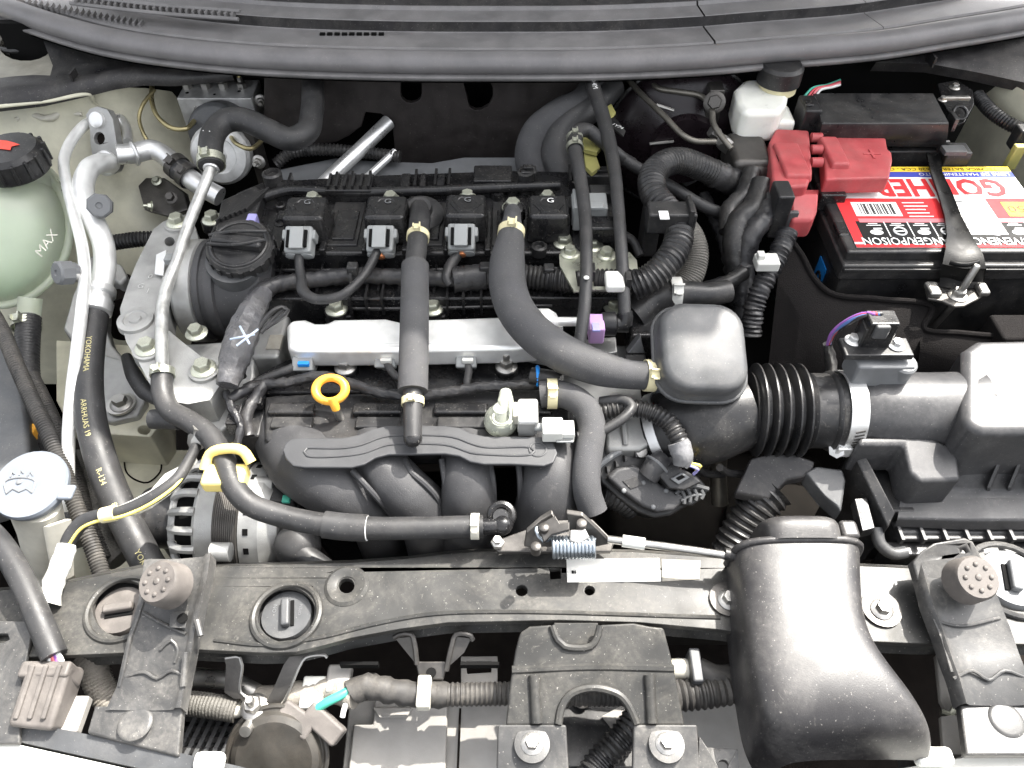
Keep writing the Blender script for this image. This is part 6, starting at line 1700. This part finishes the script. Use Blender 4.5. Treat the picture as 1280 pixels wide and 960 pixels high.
# ---- centre latch brace
cbk = thing('latch_brace', 'dusty pressed steel latch brace arching below the support beam', 'brace', P(740, 900, -110))
zo = lambda v: -32 - (v - 780) * .22
o_ = [(650, 790), (662, 782), (690, 780), (697, 800), (706, 808), (738, 808), (746, 798), (750, 780), (792, 778), (812, 782), (830, 784), (838, 815), (848, 860), (856, 907), (796, 907), (788, 886), (776, 870), (752, 861), (730, 861), (712, 869), (702, 884), (698, 907), (632, 907), (638, 850), (644, 812)]
ob('plate', G().prism([P(u, v, zo(v)) for u, v in o_], (0, 0, -6)), M['support'], cbk, 2.4, 3)
ob('arch_rim', G().tube([P(u, v, zo(v) + 1) for u, v in ((698, 905), (702, 884), (712, 869), (730, 861), (752, 861), (776, 870), (788, 886), (796, 905))], 3.4, 8), M['support'], cbk)
ob('notch_rim', G().tube([P(u, v, zo(v) + 1) for u, v in ((690, 782), (697, 800), (706, 808), (738, 808), (746, 798), (750, 782))], 3, 8), M['support'], cbk)
ob('notch_web', G().prism([P(u, v, zo(v) - 9) for u, v in ((692, 778), (748, 778), (744, 806), (700, 806))], (0, 0, -4)), M['support'], cbk, 1)
for u in (668, 812):
    ob('rib', G().tube([P(u, 844, zo(844) + 1), P(u + 1, 870, zo(870) + 1), P(u + 3, 904, zo(904) + 1)], [5, 4.6, 5], 10), M['support'], cbk)
ob('fold', G().tube([P(640, 838, zo(838) - 2), P(740, 834, zo(834) - 2), P(842, 836, zo(836) - 2)], 4, 8), M['support'], cbk)
for u0, u1, ub, lab in ((620, 712, 665, 'grey'), (790, 876, 833, 'grey')):
    pf = ob('foot_plate', G().prism(PS((u0 + 2, 905, -58), (u1 - 4, 905, -58), (u1, 975, -72), (u0, 975, -72)), (0, 0, -8)), M['bracket'], cbk, 2)
    ob('washer', G().lathe(P(ub, 931, -62), Z, [(15, 0), (14.5, 2), (9, 2.6)], 28), M['bracket'], pf)
    bolt(pf, P(ub, 930, -60), 9, M['steel'])
ob('side_tab', G().prism(PS((874, 920, -62), (884, 934, -64), (922, 936, -64), (926, 975, -72), (872, 975, -72)), (0, 0, -6), [circ(904, 956, 7, -66, 12)]), M['bracket'], cbk, 1)

# ---- lower front: shields, horn, looms
shd = thing('radiator_shield', 'dusty grey plastic shield below the support beam', 'shield', P(540, 940, -200))
ob('panel', G().prism(PS((436, 880, -150), (468, 872, -150), (640, 866, -150), (960, 860, -150), (960, 990, -170), (425, 990, -170)), (0, 0, -10)), M['shield'], shd, 2)
ob('raised_panel', G().prism(PS((468, 872, -140), (560, 872, -140), (556, 990, -160), (432, 990, -160), (442, 905, -145), (466, 905, -145)), (0, 0, -8)), M['shield'], shd, 2)
ob('seam', G().box(P(574, 920, -154), 2, 140, 3), M['grime'], shd)
ob('trapezoid_lip', G().prism(PS((465, 884, -138), (516, 884, -138), (508, 897, -138), (474, 897, -138)), (0, 0, -3)), M['shield'], shd, 1)
ob('window_frame', G().prism(PS((576, 820, -110), (622, 820, -110), (622, 862, -112), (576, 862, -112)), (0, 0, -6), [PS((582, 826, -110), (614, 826, -110), (614, 840, -110), (584, 842, -110))]), M['shield'], shd, 1)
ub = thing('u_bracket', 'folded steel strap bracket hanging centrally from the beam', 'bracket', P(540, 850, -110))
ob('left_leg', G().tube(PS((493, 797, -62), (500, 793, -58), (514, 793, -58), (518, 804, -62), (521, 830, -76)), 2.4, 8), M['steel_dark'], ub)
ob('left_flange', G().prism(PS((494, 798, -62), (515, 796, -60), (520, 830, -78), (506, 812, -70)), (0, 4, -2)), M['steel_dark'], ub)
ob('right_leg', G().tube(PS((591, 800, -62), (588, 794, -58), (570, 793, -58), (565, 806, -62), (558, 838, -78)), 2.4, 8), M['steel_dark'], ub)
ob('right_flange', G().prism(PS((589, 798, -62), (570, 796, -60), (560, 834, -78), (580, 816, -70)), (0, 4, -2)), M['steel_dark'], ub)
ob('cross_plate', G().prism(PS((519, 826, -76), (560, 826, -76), (554, 850, -84), (524, 850, -84)), (0, 0, -4)), M['steel_dark'], ub, 2)
ob('hole', G().cyl(P(539, 841, -79.5), Z, 4.5, 1, 12), M['black_deep'], ub)
for pts, lab in (([(399, 822, -62), (396, 819, -60), (372, 822, -60), (365, 832, -64), (352, 862, -80), (342, 880, -90), (322, 878, -92)], 'bent flat steel strap reaching down to the horn'), ([(272, 823, -64), (290, 822, -64), (293, 832, -68), (291, 866, -84), (303, 874, -88)], 'thin bent steel tab left of the horn strap')):
    t = thing('steel_strap', lab, 'bracket', P(pts[-1][0], pts[-1][1], -110))
    q = PS(*pts)
    wd = 7
    ob('strip', G().loft([[p + Vector((-wd, 0, -1)) for p in q], [p + Vector((-wd, 0, 1.4)) for p in q], [p + Vector((wd, 0, 1.4)) for p in q], [p + Vector((wd, 0, -1)) for p in q]]), M['steel_dark'], t)
    ob('edge', G().tube([p + Vector((wd, 0, .4)) for p in q], 1.4, 6), M['steel'], t)
hn = thing('horn', 'round metal disc horn at the bottom beside the shield', 'horn', P(345, 950, -160))
axh = Vector((0, -.62, .78)).normalized()
ch = P(346, 946, -112)
ob('shell', G().lathe(ch, axh, [(38, -30), (42, -8), (44, -4), (44, 0), (40, 1), (38, 6), (33, 9), (30, 9), (20, 8), (8, 10), (0, 10)], 44), M['horn_metal'], hn, sharp=30)
ob('crimp_rim', G().ring(ch - axh * 1, axh, 43, 2.6, 44), M['horn_metal'], hn)
ob('terminal_block', G().box(P(372, 900, -96), 34, 20, 18, Vector((0, -.3, .9)), Vector((.5, .8, .2))), M['bumper_rubber'], hn, 3)
ob('terminal_plug', G().box(P(405, 905, -96), 38, 18, 16, Vector((0, -.3, .9)), Vector((.6, .75, .2))), M['bumper_rubber'], hn, 3)
bolt(hn, P(318, 884, -90), 12, M['steel'], nut=True)
ob('stud', G().cyl(P(316, 900, -98), Vector((0, -.6, .6)), 5, 20, 12), M['steel'], hn)
ob('bracket_plate', G().prism(PS((300, 876, -94), (340, 876, -94), (362, 896, -98), (350, 906, -102), (316, 898, -100)), (0, 0, -4)), M['steel_dark'], hn, 1)
hw = thing('horn_wire', 'teal green wire running to the horn plug', 'wire', P(400, 880, -100))
ob('wire', G().tube(PS((438, 862, -84), (424, 870, -82), (408, 878, -84), (392, 889, -90)), 4, 10), M['wire_green'], hw)
ob('white_wire', G().tube(PS((440, 866, -86), (432, 880, -88), (428, 896, -94)), 2.4, 8), M['wire_white'], hw)
mat('braid_tan', (.24, .22, .19), .7, dust=.3, bump=.6, bscale=520)
fl2 = thing('front_loom', 'dusty taped loom running under the support beam', 'wiring loom', P(540, 870, -120))
ob('taped_run', G().tube(PS((440, 866, -88), (455, 858, -86), (490, 864, -88), (530, 869, -90), (560, 868, -90)), 11, 14, wob=1.6), M['loom_dusty'], fl2)
ob('conduit_run', G().tube(PS((530, 869, -90), (570, 868, -90), (640, 867, -92), (740, 868, -94), (860, 868, -90)), 10.5, 14, cor=(4.2, 1.2)), M['loom_dusty'], fl2)
ob('right_conduit', G().tube(PS((846, 870, -84), (880, 866, -82), (915, 860, -82), (940, 850, -84)), 14, 16, cor=(5.5, 2)), M['loom_dusty'], fl2)
ob('loom_clip', G().box(P(530, 866, -80), 12, 28, 12), M['tank_beige'], fl2, 2)
ob('left_run', G().tube(PS((445, 870, -92), (415, 862, -96), (380, 868, -98), (330, 874, -104), (310, 870, -106)), 12, 14, wob=1.0), M['braid_tan'], fl2)
ob('white_band', G().box(P(391, 866, -90), 20, 28, 8), M['white'], fl2, 2)
ob('clip_stack', G().box(P(424, 850, -90), 22, 26, 12), M['shield'], fl2, 3)
pt_ = thing('front_pipe', 'small tan pipes and black clip right of the latch brace', 'pipe', P(870, 835, -110))
ob('pipe', G().tube(PS((836, 836, -82), (855, 836, -80), (868, 838, -80)), 9, 14), M['tank_beige'], pt_)
ob('clip', G().box(P(868, 836, -74), 10, 30, 22), M['grey_plastic'], pt_, 2)
ob('lower_pipe', G().tube(PS((840, 852, -88), (860, 850, -88), (890, 850, -90), (940, 838, -90)), 7, 12), M['bumper_rubber'], pt_)
ob('black_hose', G().tube(PS((872, 838, -80), (895, 848, -80), (925, 845, -84), (950, 830, -88)), 12, 14), M['loom_dusty'], pt_)
lc = thing('lower_conduit', 'black corrugated conduit seen through the brace arch', 'conduit', P(760, 950, -140))
ob('conduit', G().tube(PS((800, 890, -110), (785, 912, -112), (765, 935, -116), (745, 958, -120), (730, 985, -124)), 13, 16, cor=(5, 1.8)), M['loom'], lc)
ar = thing('arch_bolt_plate', 'dark plate with small bolt behind the brace arch', 'plate', P(735, 885, -150))
ob('plate', G().boxp(700, 862, 800, 960, -136, 6), M['black'], ar, 2)
bolt(ar, P(727, 875, -130), 8, M['steel_dark'])
ob('tan_patch', G().prism(PS((752, 896, -134), (785, 878, -134), (794, 900, -134), (765, 912, -134)), (0, 0, 1.5)), M['shield'], ar)

# ---- grille shutter and braided hose, lower left
gs = thing('grille_shutter', 'black louvred grille shutter glimpsed left of the horn', 'grille', P(265, 930, -200))
ob('frame', G().boxp(215, 890, 310, 960, -150, 10), M['black_deep'], gs)
for k in range(5):
    inst('louvre', lambda: G().box(Vector((0, 0, 0)), 78, 5, 16), 'louvre', M['black'], gs, P(262, 896 + k * 13, -138), Vector((0, -.5, .86)))
for k in range(7):
    inst('upright', lambda: G().box(Vector((0, 0, 0)), 4, 70, 8), 'upright', M['grey_plastic'], gs, P(236 + k * 11, 918, -134), Z, 1.0, R(-14))
bd = thing('braided_hose', 'black and silver braided hose end at lower left of the horn', 'hose', P(260, 890, -130))
ob('sleeve', G().tube(PS((215, 878, -98), (245, 880, -98), (275, 884, -98), (296, 888, -100)), 11, 16, cor=(3, .6)), M['braid'], bd)
ob('fray', G().tube(PS((294, 888, -100), (300, 890, -100), (306, 891, -102)), [8, 5, 2], 10, wob=1.5), M['tank_beige'], bd)
sr = thing('steel_pipe', 'short grey pipe passing behind the thin steel tab', 'pipe', P(280, 855, -120))
ob('tube', G().tube(PS((235, 846, -96), (262, 848, -96), (290, 852, -96), (320, 866, -100)), [9, 8, 8, 8], 14), M['steel'], sr)
bc_ = thing('braided_conduit', 'tan braided conduit behind the lower left bracket', 'conduit', P(120, 860, -120))
ob('sleeve', G().tube(PS((104, 820, -80), (116, 836, -86), (124, 856, -94), (140, 880, -104)), 13, 16, cor=(3, .6)), M['braid_tan'], bc_)

# ---- front left corner
cc_ = thing('headlamp_cable', 'thick black cable with pink and white wires at lower left', 'cable', P(60, 840, -60))
ob('jacket', G().tube(PS((-40, 640, -10), (0, 680, -10), (26, 722, -14), (48, 772, -22), (68, 820, -34)), 10.5, 16), M['rubber'], cc_)
for i, m in enumerate(('wire_white', 'pink_print', 'wire_violet', 'wire_white')):
    ob('core_wire', G().tube(PS((64 + i * 2, 814, -33), (62 + i * 5, 826, -36), (56 + i * 7, 838, -42)), 2.2, 8), M[m], cc_)
ck_ = thing('headlamp_connector', 'dusty grey brown electrical connector at lower left corner', 'connector', P(60, 890, -100))
c = P(60, 870, -52)
k = ob('housing', G().box(c, 50, 36, 30, Vector((.06, -.3, .95)), Vector((.98, -.1, .0))), M['bumper_rubber'], ck_, 4, 3)
for dx in (-11, 0, 11):
    ob('rib', G().box(c + Vector((dx, -2, 16)), 42, 4, 4, Vector((.06, -.3, .95)), Vector((.98, -.1, .0))), M['bumper_rubber'], k, 1.5)
ob('collar', G().box(P(64, 843, -46), 42, 14, 28), M['bumper_rubber'], ck_, 3)
ob('side_tab', G().box(P(92, 894, -68), 20, 30, 10), M['shield'], ck_, 2)
sp_ = thing('corner_plate', 'grey sheet plate with a hole at the lower left edge', 'plate', P(10, 860, -80))
ob('plate', G().prism(PS((-60, 775, -30), (42, 776, -30), (38, 800, -33), (26, 860, -44), (24, 930, -56), (-60, 930, -56)), (0, 0, -5), [PS((-4, 792, -32), (9, 792, -32), (11, 799, -33), (4, 803, -34), (-4, 803, -34))]), M['bracket'], sp_, 1.5)
fbp = thing('front_bumper', 'white painted bumper edge with dark trim along the lower left', 'bumper', P(120, 950, -120))
E1 = PS((-80, 880, -56), (0, 896, -56), (110, 918, -58), (220, 940, -60), (300, 958, -64), (420, 990, -70))
E2 = PS((-80, 910, -60), (0, 922, -60), (100, 944, -62), (200, 966, -64), (300, 985, -68), (420, 1015, -74))
E3 = [q + Vector((0, -50, -6)) for q in E2]
E4 = [q + Vector((0, -90, -60)) for q in E2]
ob('trim', G().loft([[q + Z * -8 for q in E1], E1, E2, [q + Z * -10 for q in E2]]), M['grey_plastic'], fbp)
ob('skin', G().loft([[q + Z * -12 for q in E2], [q + Vector((0, -2, -1)) for q in E2], E3, E4]), M['body_clean'], fbp)
ob('clip', G().box(P(262, 952, -58), 24, 14, 12), M['white'], fbp, 4)
fbr = thing('front_bumper', 'white painted bumper edge at the lower right corner', 'bumper', P(1230, 955, -120))
F1 = PS((1120, 962, -66), (1200, 948, -62), (1290, 928, -58), (1380, 905, -54))
ob('skin', G().loft([[q + Vector((0, 3, -12)) for q in F1], F1, [q + Vector((0, -60, -4)) for q in F1], [q + Vector((0, -110, -60)) for q in F1]]), M['body_clean'], fbr)
ob('clip', G().box(P(1166, 946, -52), 30, 14, 12), M['white'], fbr, 4)
rv = thing('side_stay', 'pale sheet stay between the snorkel and the right bracket', 'bracket', P(1185, 880, -120))
ob('strip', G().prism(PS((1170, 818, -70), (1180, 815, -70), (1196, 872, -84), (1186, 894, -90), (1176, 876, -86)), (0, 0, -6)), M['shield'], rv, 1)
ob('hook', G().tube(PS((1176, 890, -86), (1188, 894, -86), (1195, 880, -82), (1194, 868, -78)), 3, 8), M['zinc'], rv)
ob('foot', G().prism(PS((1176, 895, -80), (1200, 893, -78), (1208, 944, -84), (1180, 944, -86)), (0, 0, -6)), M['shield'], rv, 1)
